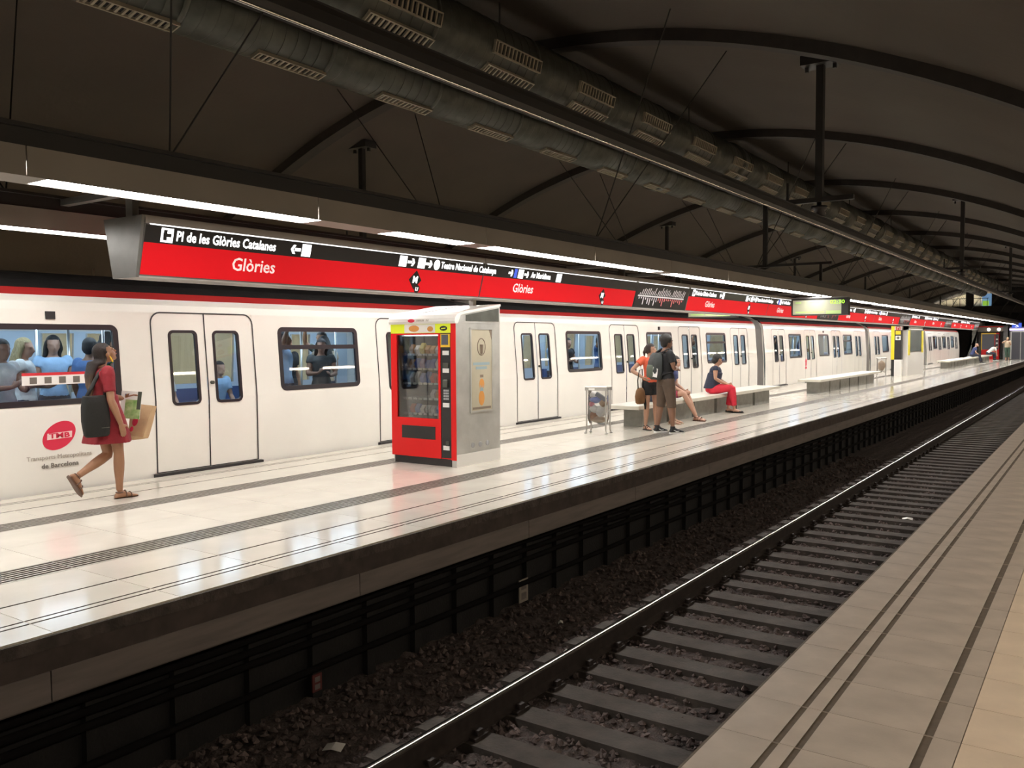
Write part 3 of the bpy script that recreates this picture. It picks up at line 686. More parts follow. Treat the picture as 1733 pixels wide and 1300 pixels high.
labs = ['red station name sign over the long bench with seated people', 'red station name sign over the empty bench', 'red station name sign over the information stand', 'red station name sign over the seated man in blue']
for k, lb in enumerate(labs):
    y = YA+PER*(k+1); copy_tree(per[0], None, (XC, y, 0), lb); copy_tree(per[1], None, (XC, y+9.35, 0), lb.replace('red station name', 'black route map').replace('over', 'after the red sign over'))
per[1]['label'] = 'black route map sign after the red sign over the vending machine'
# ================================================================= PLATFORM FURNITURE
mat('vend_red', (.66,.012,.012), .4, spec=.25); mat('vend_steel', (.60,.60,.57), .38, .55, noise=.25, nscale=3, bump=.04); mat('vend_white', (.80,.78,.73), .35)
mat('lime', (.55,.62,.02), .45, emit=(.7,.8,.02), estr=.25); mat('poster_cream', (.46,.41,.30), .5, noise=.12, nscale=4); mat('poster_orange', (.62,.27,.06), .5); mat('poster_blue', (.27,.36,.40), .5); mat('poster_brown', (.2,.15,.11), .6)
mat('shelf', (.35,.35,.36), .5); mat('vend_dark', (.07,.07,.08), .5); mat('screen', (.1,.1,.12), .2); mat('yellow_trim', (.8,.5,.03), .4)
mat('bench_stone', (.66,.63,.54), .3, noise=.1, nscale=6); mat('bench_block', (.26,.255,.235), .55, noise=.22, nscale=9)
for i, c in enumerate([(.08,.16,.5),(.7,.12,.1),(.75,.6,.15),(.15,.4,.2),(.75,.72,.68),(.35,.2,.45),(.6,.3,.1)]): mat('pack_%d' % i, c, .35)
# ---- vending machine
lamp('lamp_case', (.9,.95,1.0), 5.0)
v = thing('vending_machine', 'red fronted snack vending machine in a brushed steel housing with white canopy', 'vending machine', (-7.30, 8.53, 0))
g = G(); g.box(.47,.545,.0,.95,0,1.84); g.box(-.545,-.515,.03,.95,0,1.84); g.box(-.515,.47,.90,.95,.05,1.84); obj('steel_housing', g, 'vend_steel', v)
g = G(); g.box(-.52,.468,.02,.9,0,.10); obj('plinth', g, 'black_paint', v)
g = G(); g.box(-.545,-.445,-.012,.05,.10,1.71); g.box(-.445,.264,-.012,.05,.10,.607); g.box(.264,.298,-.012,.05,.10,1.71); g.box(-.445,.264,-.012,.05,1.69,1.71); g.box(.298,.468,.0,.05,.10,.112); g.box(.469,.545,-.012,.0,.09,1.84); obj('red_front', g, 'vend_red', v)
g = G(); g.box(-.445,.264,.86,.88,.60,1.70); g.box(-.46,-.445,.05,.88,.6,1.7); g.box(.264,.28,.05,.88,.6,1.7); obj('display_case', g, 'vend_dark', v)
obj('display_glass', G().box(-.445,.264,.004,.010,.607,1.69), 'clear_glass', v)
obj('case_light', G().box(-.42,.24,.06,.09,1.675,1.69), 'lamp_case', v)
for k, z in enumerate((.66,.86,1.06,1.25,1.44)):
    sh = obj('shelf', G().box(-.44,.26,.10,.84,z-.015,z), 'shelf', v)
    obj('price_strip', sum_g([G().box(-.43+.09*q,-.43+.09*q+.055,.085,.099,z-.022,z+.006) for q in range(8)]), 'white_paint', sh)['kind'] = 'stuff'
    for q in range(7):
        if k in (1,) and q < 4: continue
        x = -.33+.09*q; h = .10+.05*random.random(); w = .032
        g = G(); g.rings([[(x-w,.16,z),(x+w,.16,z),(x+w,.24,z),(x-w,.24,z)], [(x-w*1.05,.14,z+h*.5),(x+w*1.05,.14,z+h*.5),(x+w*1.05,.25,z+h*.5),(x-w*1.05,.25,z+h*.5)], [(x-w,.19,z+h),(x+w,.19,z+h),(x+w,.20,z+h),(x-w,.20,z+h)]])
        ci = random.randrange(7); cn = ['blue','red','yellow','green','white','purple','orange'][ci]
        tag(obj('snack_pack', g, 'pack_%d' % ci, loc=(-7.30,8.53,0)), '%s snack pack on the %s shelf of the red vending machine' % (cn, ['lowest','second lowest','middle','second highest','top'][k]), 'snack', 'snacks in the vending machine')
obj('side_notice', G().box(-.43,-.36,.011,.014,1.22,1.55), 'poster_orange', v)
g = G(); g.box(.300,.466,-.004,.05,.112,1.71); cp = obj('control_column', g, 'black_paint', v)
obj('screen_bezel', G().box(.305,.455,-.012,-.004,1.53,1.70), 'yellow_trim', cp); obj('screen', G().box(.32,.43,-.015,-.012,1.56,1.69), 'screen', cp)
for z in (1.43, 1.205, .765, .055+.16):
    obj('label_plate', G().box(.335,.435,-.012,-.004,z,z+.055), 'white_paint', cp)
obj('coin_slot', G().box(.345,.43,-.018,-.004,1.27,1.33), 'galv', cp); obj('note_reader', G().bev(.35,.42,-.03,-.004,1.02,1.12,.012), 'galv', cp)
for r_ in range(4):
    for c_i in range(3): obj('key', G().bev(.345+.03*c_i,.367+.03*c_i,-.010,-.004,.86+.035*r_,.885+.035*r_,.003), 'shelf', cp)
obj('coin_return', G().box(.385,.43,-.02,-.004,.27,.33), 'galv', cp)
obj('delivery_slot', G().box(-.364,.208,-.016,-.010,.338,.505).box(-.36,.205,-.022,-.016,.495,.505), 'black_paint', v)
bn = obj('banner', G().box(-.545,.47,-.014,.03,1.712,1.83), 'lime', v)
obj('banner_panel', G().box(-.30,.22,-.016,-.014,1.716,1.826), 'vend_white', bn)
g = G(); g.ell((-.135,-.017,1.772), (.09,.004,.042), 16, 8); obj('banner_snack', g, 'poster_orange', bn); g = G(); g.ell((.14,-.017,1.765), (.05,.004,.035), 14, 8); obj('banner_fruit', g, 'poster_orange', bn)
g = G(); g.ell((.36,-.017,1.77), (.062,.003,.032), 14, 6); obj('banner_oval', g, 'black_paint', bn)
RF = Matrix(((1,0,0),(0,0,-1),(0,1,0)))       # text on a face turned to -y
obj('banner_word', G().prism([(.325,1.760),(.392,1.764),(.396,1.778),(.329,1.774)], -.0215, -.020, 'y'), 'lime', bn)
g = G(); cx = [(-.03,1.83),(-.04,1.86),(-.035,1.90),(.0,1.945),(.08,1.975),(.95,2.10),(.95,2.07),(.08,1.94),(.02,1.83)]
g.prism(cx, -.56, .565, 'x'); obj('canopy', g, 'vend_white', v)
g = G(); g.prism([(.03,1.835),(.95,1.835),(.95,2.075),(.08,1.945)], .47, .55, 'x'); obj('canopy_cheek', g, 'vend_steel', v)
g = G(); g.prism([(.20,1.865),(.92,1.865),(.92,2.045),(.20,1.94)], .55, .556, 'x'); obj('cheek_panel', g, 'galv', v)
obj('canopy_seam', G().prism([(.08,1.977),(.95,2.102),(.95,2.106),(.08,1.981)], -.06, -.05, 'x'), 'shelf', v)
g = G(); g.ell((-.16,-.041,1.873), (.06,.004,.024), 14, 6); obj('maker_mark', g, 'logo_red', v)
obj('maker_name', sum_g([G().prism([(x,1.862),(x+.011,1.862),(x+.019,1.886),(x+.008,1.886)], -.0425, -.040, 'y') for x in (-.07,-.048,-.026,-.004,.018,.04,.09,.116)]), 'letter_mid', v)['kind'] = 'stuff'
pz_ = obj('poster', G().box(.5455,.549,.31,.76,.70,1.755), 'poster_cream', v)
obj('poster_frame', G().box(.545,.556,.285,.31,.675,1.78).box(.545,.556,.76,.785,.675,1.78).box(.545,.556,.31,.76,1.755,1.78).box(.545,.556,.31,.76,.675,.70), 'vend_steel', pz_)
g = G(); g.tube([(.55,.53+.085*math.cos(a),1.53+.11*math.sin(a)) for a in np.linspace(0, 2*math.pi, 25)], .006, 6); g.tube([(.55,.53,1.44),(.55,.53,1.56)], [.02,.03], 8); obj('poster_lamp', g, 'poster_brown', pz_)
for z, w in ((1.31,.36),(1.255,.24)): obj('poster_words', G().box(.549,.551,.53-w/2,.53+w/2,z-.018,z+.018), 'poster_blue', pz_)
obj('poster_tag', G().box(.549,.551,.50,.57,1.13,1.165), 'poster_brown', pz_)
g = G(); g.ell((.549,.535,1.04), (.004,.062,.075), 6, 14); g.ell((.549,.53,.86), (.004,.07,.10), 6, 14); obj('poster_bottle', g, 'poster_orange', pz_)
g = G(); g.box(.549,.552,.50,.565,.95,1.03); obj('poster_drop', g, 'poster_blue', pz_); obj('poster_foot', G().box(.549,.551,.335,.735,.715,.745), 'poster_brown', pz_)
obj('torn_corner', G().prism([(.70,1.755),(.76,1.755),(.76,1.62),(.735,1.68)], .549, .551, 'x'), 'poster_brown', pz_)
for k in range(3): g = G(); g.ell((.546,.34+.16*k,.255), (.003,.045,.035), 6, 12); obj('faded_mark', g, 'shelf', v)
obj('side_kick', G().box(.545,.548,0,.95,0,.16), 'vend_white', v); obj('side_hinges', G().box(-.556,-.545,.0,.03,.3,.42).box(-.556,-.545,.0,.03,.7,.82).box(-.556,-.545,.0,.03,1.1,1.22), 'vend_red', v)
obj('rear_post', G().box(.10,.17,.86,.93,2.02,ZB-.016), 'sign_edge', v)
# ---- benches
blk = mesh('support_block', G().bev(-.19,.19,0,1.08,0,.35,.006), 'bench_block')
for y, n_, lab in ((14.42,6,'long pale stone bench with seated women on concrete blocks'),(26.35,6,'empty long pale stone bench on concrete blocks in front of the train'),(51.6,7,'pale stone bench just past the information stand, on concrete blocks'),(62.6,7,'pale stone bench where the man in blue sits at its end')):
    t = thing('bench', lab, 'bench', (-7.24, y, 0), group='stone benches along the platform'); L = n_*1.24-.16
    obj('seat_slab', G().bev(-.33,.33,-.42,L+.42,.35,.42,.008), 'bench_stone', t)
    for k in range(n_): link('support_block', blk, t, (0, 1.24*k, 0))
# ---- litter bins with clear bags
mat('bin_metal', (.42,.40,.37), .4, .6); glass('bag_film', (.97,.97,.97), .16, .2); mat('litter_tan', (.5,.36,.24), .7); mat('litter_blue', (.16,.22,.55), .5); mat('litter_white', (.78,.77,.74), .6); mat('litter_pink', (.7,.2,.26), .5); mat('litter_dark', (.09,.09,.10), .5); mat('litter_brown', (.34,.17,.09), .6)
def bin_(loc, lab, fill, rz):
    t = thing('litter_bin', lab, 'bin', loc, rz)
    for sx in (-1, 1):
        for sy in (-1, 1):
            g = G(); g.tube([(sx*.19,sy*.12,.02),(sx*.175,sy*.11,.06),(sx*.175,sy*.11,.80)], [.012,.012,.012], 8); g.ell((sx*.19,sy*.12,.012), (.03,.03,.012), 10, 6); obj('leg', g, 'bin_metal', t)
    g = G()
    g.tube([(.19,.125,.80),(-.19,.125,.80),(-.19,-.125,.80),(.19,-.125,.80),(.19,.125,.80)], .014, 8); obj('rim', g, 'bin_metal', t)
    obj('lid_plate', G().box(-.20,.20,-.127,-.115,.745,.80).box(-.20,.20,.115,.127,.745,.80), 'bin_metal', t); obj('bin_label', G().box(-.13,-.02,-.131,-.127,.755,.792), 'white_paint', t)
    g = G(); g.add([(-.175,-.10,.10),(.175,-.10,.10),(.175,.10,.10),(-.175,.10,.10),(-.17,-.09,.14),(0,-.10,.18),(.17,-.09,.14),(.17,.09,.14),(0,.10,.18),(-.17,.09,.14)], [(4,5,8,9),(5,6,7,8)]); obj('base_plate', g, 'bin_metal', t)
    rs = []
    for z, s in ((.17,.80),(.25,.97),(.5,.94),(.70,.92),(.79,.90)):
        rs.append([(.185*s*math.copysign(abs(math.cos(a))**.5, math.cos(a)), .12*s*math.copysign(abs(math.sin(a))**.5, math.sin(a)), z) for a in np.linspace(0, 2*math.pi, 24, endpoint=False)])
    g = G(); g.rings(rs, caps=False); obj('clear_bag', g, 'bag_film', t, True)
    for x, y, z, r, m, nm in fill:
        bm = bmesh.new(); bmesh.ops.create_icosphere(bm, subdivisions=2, radius=1)
        for q in bm.verts: q.co = Vector((q.co.x*r[0], q.co.y*r[1], q.co.z*r[2]))*(1+.22*(random.random()-.5)) + Vector((x, y, z))
        me = bpy.data.meshes.new(nm); bm.to_mesh(me); bm.free(); me.materials.append(MATS[m]); link(nm, me, t)
    return t
FILL = [(0,0,.24,(.15,.09,.06),'litter_tan','crumpled_paper'),(-.09,0,.30,(.07,.08,.08),'litter_brown','crumpled_paper'),(.05,0,.38,(.11,.09,.10),'litter_white','crumpled_paper'),(-.07,-.02,.42,(.08,.07,.07),'litter_white','crumpled_paper'),(-.11,-.02,.50,(.05,.06,.05),'litter_pink','wrapper'),(-.05,0,.58,(.10,.08,.06),'litter_blue','wrapper'),(.09,0,.52,(.07,.08,.06),'litter_tan','crumpled_paper'),(-.08,0,.67,(.08,.08,.06),'litter_white','crumpled_paper')]
b1 = bin_((-7.24,13.1,0), 'metal litter bin with clear bag full of mixed rubbish in front of long bench', FILL, .15)
o = obj('dark_carton', G().bev(-.10,.10,-.03,.03,-.035,.035,.004), 'litter_dark', b1); o.location = (.08,-.085,.64); o.rotation_euler.y = math.radians(32)
bin_((-8.0,39.6,0), 'litter bin with clear bag and large brown bag inside beside the information stand', [(0,0,.45,(.15,.10,.24),'litter_tan','brown_bag'),(-.05,0,.22,(.09,.08,.06),'litter_white','crumpled_paper')], .1)
# ---- information stand
mat('stand_yellow', (.85,.72,.02), .4); mat('stand_grey', (.55,.53,.47), .4); mat('stand_glass', (.22,.24,.23), .12)
t = thing('information_stand', 'tall information stand with yellow and black post, white base and glazed map case', 'information stand', (-7.4, 40.0, 0))
obj('yellow_post', G().box(-.31,-.17,.0,.30,.72,2.165), 'stand_yellow', t); obj('post_foot', G().box(-.30,-.18,.02,.28,0,.72), 'black_paint', t)
obj('black_panel', G().box(-.17,.12,-.02,.26,.72,1.99), 'black_paint', t); obj('white_base', G().box(-.17,.12,-.02,.26,0,.72), 'white_paint', t); obj('white_head', G().box(-.17,.12,-.02,.26,1.99,2.15), 'white_paint', t)
obj('red_symbol', G().box(-.12,.06,-.024,-.02,1.995,2.135), 'vend_red', t); obj('yellow_symbol', G().box(-.13,.08,-.024,-.02,1.80,1.96), 'stand_yellow', t)
g = G(); g.box(-.13,.08,-.024,-.02,1.56,1.75); ws = obj('white_symbol', g, 'white_paint', t); obj('symbol_mark', G().prism([(-.09,1.655),(-.03,1.59),(-.03,1.72)], -.028, -.024, 'y').prism([(.04,1.655),(-.02,1.72),(-.02,1.59)], -.028, -.024, 'y'), 'black_paint', ws)
obj('red_symbol_mark', G().box(-.08,-.05,-.028,-.024,2.01,2.12).box(.0,.03,-.028,-.024,2.01,2.12).box(-.08,.03,-.028,-.024,2.09,2.12), 'white_paint', t)
obj('cabinet', G().box(-.16,.30,.30,4.2,0,1.02).box(-.16,.30,.30,.55,1.02,2.15).box(-.16,.30,3.95,4.2,1.02,2.15).box(-.16,.30,.30,4.2,2.0,2.15).box(-.16,.2,.55,3.95,1.02,2.0), 'white_paint', t)
obj('map_glass', G().box(.28,.29,.9,3.7,1.06,1.98), 'stand_glass', t); obj('yellow_strip', G().box(.295,.305,.40,.85,.90,1.98), 'stand_yellow', t); obj('yellow_strip', G().box(.295,.305,3.68,4.12,.98,1.98), 'stand_yellow', t)
# ---- hanging displays on a cross arm
mat('led_face', (.30,.30,.22), .3, emit=(.55,.6,.35), estr=.22); mat('led_green', (.3,.6,.05), .5, emit=(.45,.95,.05), estr=1.1); mat('led_dim', (.3,.4,.15), .5, emit=(.5,.8,.25), estr=.35)
for X, lab in ((-5.69,'hanging green lit display showing 02:30 over the open track side'),(-8.39,'hanging green lit display behind the red signs on the train side')):
    t = thing('platform_display', lab, 'display', (X, 21.15, 2.19)); w = .64
    obj('case', G().box(-w-.02,w+.02,.0,.22,-.01,.40), 'steel_dark', t); obj('screen', G().box(-w+.02,w-.13,-.006,.0,.02,.355), 'led_face', t)
    text('02:30', .12, t, (.42,-.009,.30), RF, 'led_green', 'digits', .02, width=1.25)
    for k, (a, b, z) in enumerate(((-.56,-.42,.30),(-.22,.0,.30),(-.56,-.2,.07),(-.15,.12,.07),(.16,.5,.08),(.16,.5,.04))): obj('text_row', G().box(a,b,-.0085,-.006,z-.018,z+.018), 'led_dim', t)
    obj('hood', G().box(-w-.02,w+.02,-.03,.22,.40,.42), 'sign_grey', t); obj('hanger', G().box(-.03,.03,.08,.14,.42,1.22), 'steel_dark', t)
t = thing('display_hanger', 'dark ceiling post with long cross arm carrying two hanging displays', 'post', (XC, 21.26, 3.40))
obj('post', G().box(-.05,.05,-.05,.05,0,1.555), 'steel_dark', t); obj('cross_arm', G().box(-1.6,1.6,-.03,.03,0,.06), 'steel_dark', t)
# ================================================================= FAR END
lamp('lamp_booth', (1,.92,.8), 4.0)
mat('hall_blue', (.25,.45,.7), .5, emit=(.3,.55,.9), estr=.4); mat('hall_green', (.4,.6,.1), .5, emit=(.5,.9,.1), estr=.5)
g = G(); g.box(-17.7,3.6,92,92.2,-1.6,6); tag(obj('wall_end', g, 'wall_cream'), 'cream back wall of the lit mezzanine hall', kind='structure')
g = G(); g.box(-12.75,-1.0,84.5,84.7,-1.6,3.7); tag(obj('tunnel_dark', g, 'wall_black'), 'black sheet standing in for the tunnel darkness under the mezzanine', kind='structure')  # black sheet across the tracks, coloured for the dark of the tunnel
g = G(); g.box(-17.5,3.4,80.2,91.9,3.70,4.28); tag(obj('floor_mezzanine', g, 'wall_brown'), 'dark mezzanine slab crossing the station', kind='structure')
g = G(); g.box(-7.9,3.4,80.6,80.8,4.28,5.75); tag(obj('wall_mezzanine', g, 'wall_black'), 'dark partition standing on the mezzanine', kind='structure')
t = thing('mezzanine_railing', 'dark railing with posts along the mezzanine edge', 'railing', (-12.2, 80.35, 4.28))
for k in range(9): obj('post', G().box(.5*k-.02,.5*k+.02,-.02,.02,0,.62), 'steel_dark', t)
obj('handrail', G().box(-.1,4.1,-.03,.03,.62,.67), 'steel_dark', t)
for x, w in ((-9.55,.28),): tag(obj('mezzanine_column', G().box(x-w,x+w,80.9,81.3,4.28,vz(x)+.05).box(x-w-.05,x+w+.05,80.85,81.35,4.28,4.36), 'steel_dark'), 'dark column standing on the mezzanine edge', 'column')
g = G(); n = 24; xx = np.linspace(-13.2, -7.7, n)
g.add([(x,83.0,4.28) for x in xx]+[(x,83.0,max(4.29, vz(x)+.03)) for x in xx], [(i,i+1,n+i+1,n+i) for i in range(n-1)]); g.add([(x,83.1,4.28) for x in xx]+[(x,83.1,max(4.29, vz(x)+.03)) for x in xx], [(i,n+i,n+i+1,i+1) for i in range(n-1)])
tag(obj('wall_hall', g, 'wall_cream', fix=False), 'cream lit wall of the hall on the mezzanine', kind='structure')
t = thing('added_uplight', 'added hidden uplight brightening the cream wall on the mezzanine', 'lamp', (-10.4, 82.0, 4.28))  # unseen uplight, added behind the slab edge to brighten the cream wall
obj('trough', G().box(-2.5,2.4,-.16,-.13,0,.05).box(-2.5,2.4,.13,.16,0,.05).box(-2.5,2.4,-.13,.13,0,.01), 'steel_dark', t); obj('tube', G().box(-2.4,2.3,-.1,.1,.012,.03), 'lamp_added', t)
tag(obj('hall_poster', G().box(-8.7,-7.95,81.6,81.7,4.29,5.35), 'hall_blue'), 'blue lit advertising panel on the mezzanine', 'poster')
tag(obj('hall_notice', G().box(-8.65,-8.2,81.5,81.58,4.35,4.75), 'hall_green'), 'green lit notice in front of the blue panel', 'notice')
# booth with a second vending machine and the lift
t = thing('end_booth', 'grey booth with two round lamps closing the far end of the platform', 'booth', (-7.35, 77.0, 0))
obj('walls', G().box(-1.5,-1.2,0,1.6,0,2.5).box(-1.5,.95,1.5,1.6,0,2.5).box(.65,.95,0,1.6,0,2.5), 'bench_block', t); obj('roof', G().box(-1.5,.95,0,1.6,2.5,2.62), 'sign_grey', t)
g = G(); g.prism([(-1.5,0),(-1.5,2.62),(-1.02,2.62),(-1.9,0)], -.1, .0, 'y'); obj('raking_fin', g, 'bench_block', t)
for x in (-.35,.35): g = G(); g.ell((x,-.05,2.32), (.12,.06,.12), 14, 8); obj('round_lamp', g, 'lamp_booth', t)
obj('header_band', G().box(-1.2,.65,-.02,.06,2.15,2.5), 'fascia_beam', t)
obj('red_band', G().box(-1.2,.65,-.04,-.02,2.5,2.58), 'vend_red', t)
g2 = thing('vending_machine', 'dark fronted vending machine with red side panel in the far booth', 'vending machine', (-7.6, 77.0, 0))
obj('cabinet', G().box(-.6,.62,.02,.8,0,2.05), 'vend_red', g2); obj('orange_trim', G().box(-.62,-.55,.0,.02,.7,2.05).box(-.55,.4,.0,.02,1.95,2.05), 'yellow_trim', g2); obj('display_glass', G().box(-.55,.30,-.01,.02,.75,1.95), 'screen', g2); obj('red_panel', G().box(-.55,.62,-.01,.02,.1,.75), 'vend_red', g2); obj('control_column', G().box(.36,.6,-.01,.02,.75,1.95), 'vend_dark', g2)
for z in (1.5,1.2,.9): obj('label_plate', G().box(.42,.54,-.02,-.01,z,z+.1), 'white_paint', g2)
t = thing('lift', 'lift with dark double glass doors beyond the booth', 'lift', (-5.35, 76.6, 0))
obj('shaft', G().box(-.9,.5,.1,2.0,0,2.5), 'bench_block', t); [obj('door', G().box(-.75+.62*k,-.17+.62*k,.06,.1,.02,2.1), 'screen', t) for k in range(2)]; obj('door_frame', G().box(-.82,-.75,.04,.1,0,2.18).box(.45,.5,.04,.1,0,2.18).box(-.17,-.13,.05,.1,0,2.1).box(-.82,.5,.04,.1,2.1,2.18), 'vend_steel', t)
obj('light_bar', G().box(-.9,.5,-.02,.04,2.24,2.36), 'lamp_violet', t)
bs = obj('access_sign', G().box(-.75,-.1,-.06,-.02,2.44,2.80), 'sign_blue', t)
g = G(); g.tube([(-.45+.09*math.cos(a),-.064,2.56+.08*math.sin(a)) for a in np.linspace(-2.6,1.2,12)], .015, 6); g.tube([(-.46,-.064,2.74),(-.46,-.064,2.60),(-.36,-.064,2.59),(-.30,-.064,2.50)], .016, 6); g.ell((-.46,-.064,2.765), (.022,.008,.022), 8, 6); obj('wheelchair_symbol', g, 'letter_lit', bs)
flush_text()
# ================================================================= PEOPLE
def skinmat(n, c): mat(n, c, .5, noise=.06, nscale=12)
skinmat('skin_tan', (.33,.165,.09)); skinmat('skin_light', (.45,.25,.165)); skinmat('skin_brown', (.21,.105,.065)); skinmat('skin_pink', (.52,.30,.21))
def cloth(n, c, ns=.15): mat(n, c, .75, noise=ns, nscale=9, bump=.5, bscale=16)
for n, c in dict(dress_red=(.24,.006,.014), orange=(.75,.13,.06), navy=(.018,.022,.045), black_cloth=(.012,.012,.014), brown_cloth=(.095,.062,.042), red_cloth=(.62,.02,.045), denim=(.03,.035,.06), white_cloth=(.74,.73,.70), blue_cloth=(.10,.20,.42), pale_blue=(.42,.62,.85), grey_cloth=(.10,.105,.10), olive=(.10,.12,.09), green_cloth=(.05,.30,.08), teal=(.05,.10,.07), bag_black=(.010,.0095,.008), bag_brown=(.18,.085,.03), pack_grey=(.05,.056,.055), tan_cloth=(.5,.40,.28), dark_blue=(.04,.055,.16)).items(): cloth(n, c)
cloth('floral', (.05,.05,.10)); MATS['floral'].node_tree.nodes['Color Ramp'].color_ramp.elements[0].color = (.5,.05,.09,1); MATS['floral'].node_tree.nodes['Noise Texture'].inputs['Scale'].default_value = 22
def ombre():                     # dyed hair: dark roots, fair ends (object height)
    m = MATS['hair_ombre']; n = m.node_tree.nodes; l = m.node_tree.links; b = n['Principled BSDF']
    s = n.new('ShaderNodeSeparateXYZ'); l.new([x for x in n if x.type == 'TEX_COORD'][0].outputs['Object'], s.inputs[0])
    mr = n.new('ShaderNodeMapRange'); mr.inputs['From Min'].default_value = 1.08; mr.inputs['From Max'].default_value = 1.38; l.new(s.outputs['Z'], mr.inputs['Value'])
    x = n.new('ShaderNodeMixRGB'); l.new(mr.outputs[0], x.inputs[0]); l.new([q for q in n if q.type == 'VALTORGB'][0].outputs[0], x.inputs[1]); x.inputs[2].default_value = (.014,.007,.005,1)
    l.new(x.outputs[0], b.inputs['Base Color'])
def hairm(n, c, c2): mat(n, c, .5, col2=c2, nscale=22, bump=.6, bscale=60, stretch=(4,4,.6))
hairm('hair_black', (.02,.016,.014), (.008,.007,.006)); hairm('hair_brown', (.04,.022,.015), (.016,.009,.007)); hairm('hair_ombre', (.30,.17,.09), (.07,.035,.022)); ombre(); hairm('hair_blond', (.45,.36,.18), (.25,.18,.08)); hairm('hair_grey', (.4,.38,.36), (.25,.24,.22))
mat('sole_white', (.75,.75,.73), .6); mat('leather', (.11,.055,.035), .5); mat('eye_white', (.7,.68,.66), .3); mat('eye_dark', (.012,.008,.006), .3); mat('lips', (.42,.12,.10), .5); mat('kraft', (.52,.34,.18), .7, noise=.12, nscale=10); mat('glasses', (.25,.03,.03), .4); mat('paper_print', (.75,.76,.72), .4); mat('print_green', (.13,.30,.07), .4, col2=(.5,.6,.3), nscale=14); mat('print_dark', (.05,.06,.04), .5); mat('purple_print', (.35,.2,.33), .5, col2=(.6,.5,.55), nscale=30)

def solidify(gs, voxel, m, name, smooth=4):
    """one continuous skin over overlapping shells"""
    g = sum_g(gs); me = bpy.data.meshes.new(name); me.from_pydata(g.v, [], g.f); fixn(me)
    o = bpy.data.objects.new(name, me); C.objects.link(o)
    r = o.modifiers.new('r', 'REMESH'); r.mode = 'VOXEL'; r.voxel_size = voxel; r.use_smooth_shade = True
    if smooth: s = o.modifiers.new('s', 'SMOOTH'); s.iterations = smooth; s.factor = .5
    bpy.context.view_layer.update()
    out = bpy.data.meshes.new_from_object(o.evaluated_get(bpy.context.evaluated_depsgraph_get())); out.name = name
    bpy.data.objects.remove(o); bpy.data.meshes.remove(me)
    out.materials.clear(); out.materials.append(MATS[m]); return out
V = Vector
def lerp(a, b, t): return a + (b-a)*t
def ring(c, r, f, rx, ry, n=20): return [c + r*rx*math.cos(a) + f*ry*math.sin(a) for a in np.linspace(0, 2*math.pi, n, endpoint=False)]
def stand(**k):
    J = dict(crotch=V((0,0,.82)), pel=V((0,0,.93)), waist=V((0,.0,1.07)), chest=V((0,.0,1.27)), neck=V((0,-.015,1.435)), head=V((0,.015,1.575)), face=V((0,1,0)),
      shR=V((.165,-.015,1.385)), elR=V((.21,-.04,1.12)), wrR=V((.215,.05,.89)), shL=V((-.165,-.015,1.385)), elL=V((-.21,-.04,1.12)), wrL=V((-.215,.05,.89)),
      hipR=V((.085,0,.90)), knR=V((.09,.015,.49)), anR=V((.09,-.02,.085)), toeR=V((.03,1,0)), hipL=V((-.085,0,.90)), knL=V((-.09,.015,.49)), anL=V((-.09,-.02,.085)), toeL=V((-.03,1,0)), hdR=V((0,.12,-1)), hdL=V((0,.12,-1)))
    for a, b in k.items(): J[a] = V(b)
    return J
def sit(seat=.42, lean=0.0, **k):
    z = seat+.085; d = lean
    J = stand(crotch=(0,.02,z-.06), pel=(0,0,z+.02), waist=(0,.01+d*.3,z+.16), chest=(0,.02+d*.75,z+.36), neck=(0,.02+d,z+.515), head=(0,.06+d*1.2,z+.65),
      shR=(.16,.01+d,z+.465), shL=(-.16,.01+d,z+.465), hipR=(.085,.03,z), hipL=(-.085,.03,z), knR=(.10,.44,z+.01), knL=(-.10,.44,z+.01), anR=(.10,.48,.085), anL=(-.10,.46,.085),
      elR=(.21,.08+d*.6,z+.20), elL=(-.21,.08+d*.6,z+.20), wrR=(.12,.32,z+.10), wrL=(-.12,.32,z+.10), hdR=(-.3,1,-.2), hdL=(.3,1,-.2))
    for a, b in k.items(): J[a] = V(b)
    return J
TORSO = [('crotch',0,.11,.085),('crotch',.5,.155,.115),('pel',0,.168,.12),('pel',.5,.152,.108),('waist',0,.128,.092),('waist',.5,.14,.10),('chest',0,.158,.112),('chest',.45,.168,.108),('chest',.72,.155,.085),('chest',.9,.09,.065),('neck',0,.056,.058)]
SP = ['crotch','pel','waist','chest','neck','head']
def torso(J, inf=0.0, w=1.0, t0=0, t1=None, fat=1.0):
    rs = []; rr = (J['shR']-J['shL']).normalized(); rh = (J['hipR']-J['hipL']).normalized()
    rows = TORSO[t0:t1]
    for nm, f, rx, ry in rows:
        i = SP.index(nm); a, b = J[SP[i]], J[SP[i+1]]; c = lerp(a, b, f); d = (b-a).normalized()
        q = min(1, max(0, (i-1+f)/2)); r = lerp(rh, rr, q); r = (r-d*r.dot(d)).normalized(); fw_ = d.cross(r)
        rs.append(ring(c, r, fw_, (rx*w)+inf, ry*fat+inf))
    return G().rings(rs)
ARM = [(0,.052),(.12,.054),(.5,.046),(.95,.037)]; FORE = [(.0,.037),(.25,.041),(.6,.034),(1,.026)]
LEG = [(0,.088),(.2,.086),(.6,.069),(.95,.053)]; CALF = [(.0,.052),(.25,.056),(.45,.053),(.75,.040),(1,.034)]
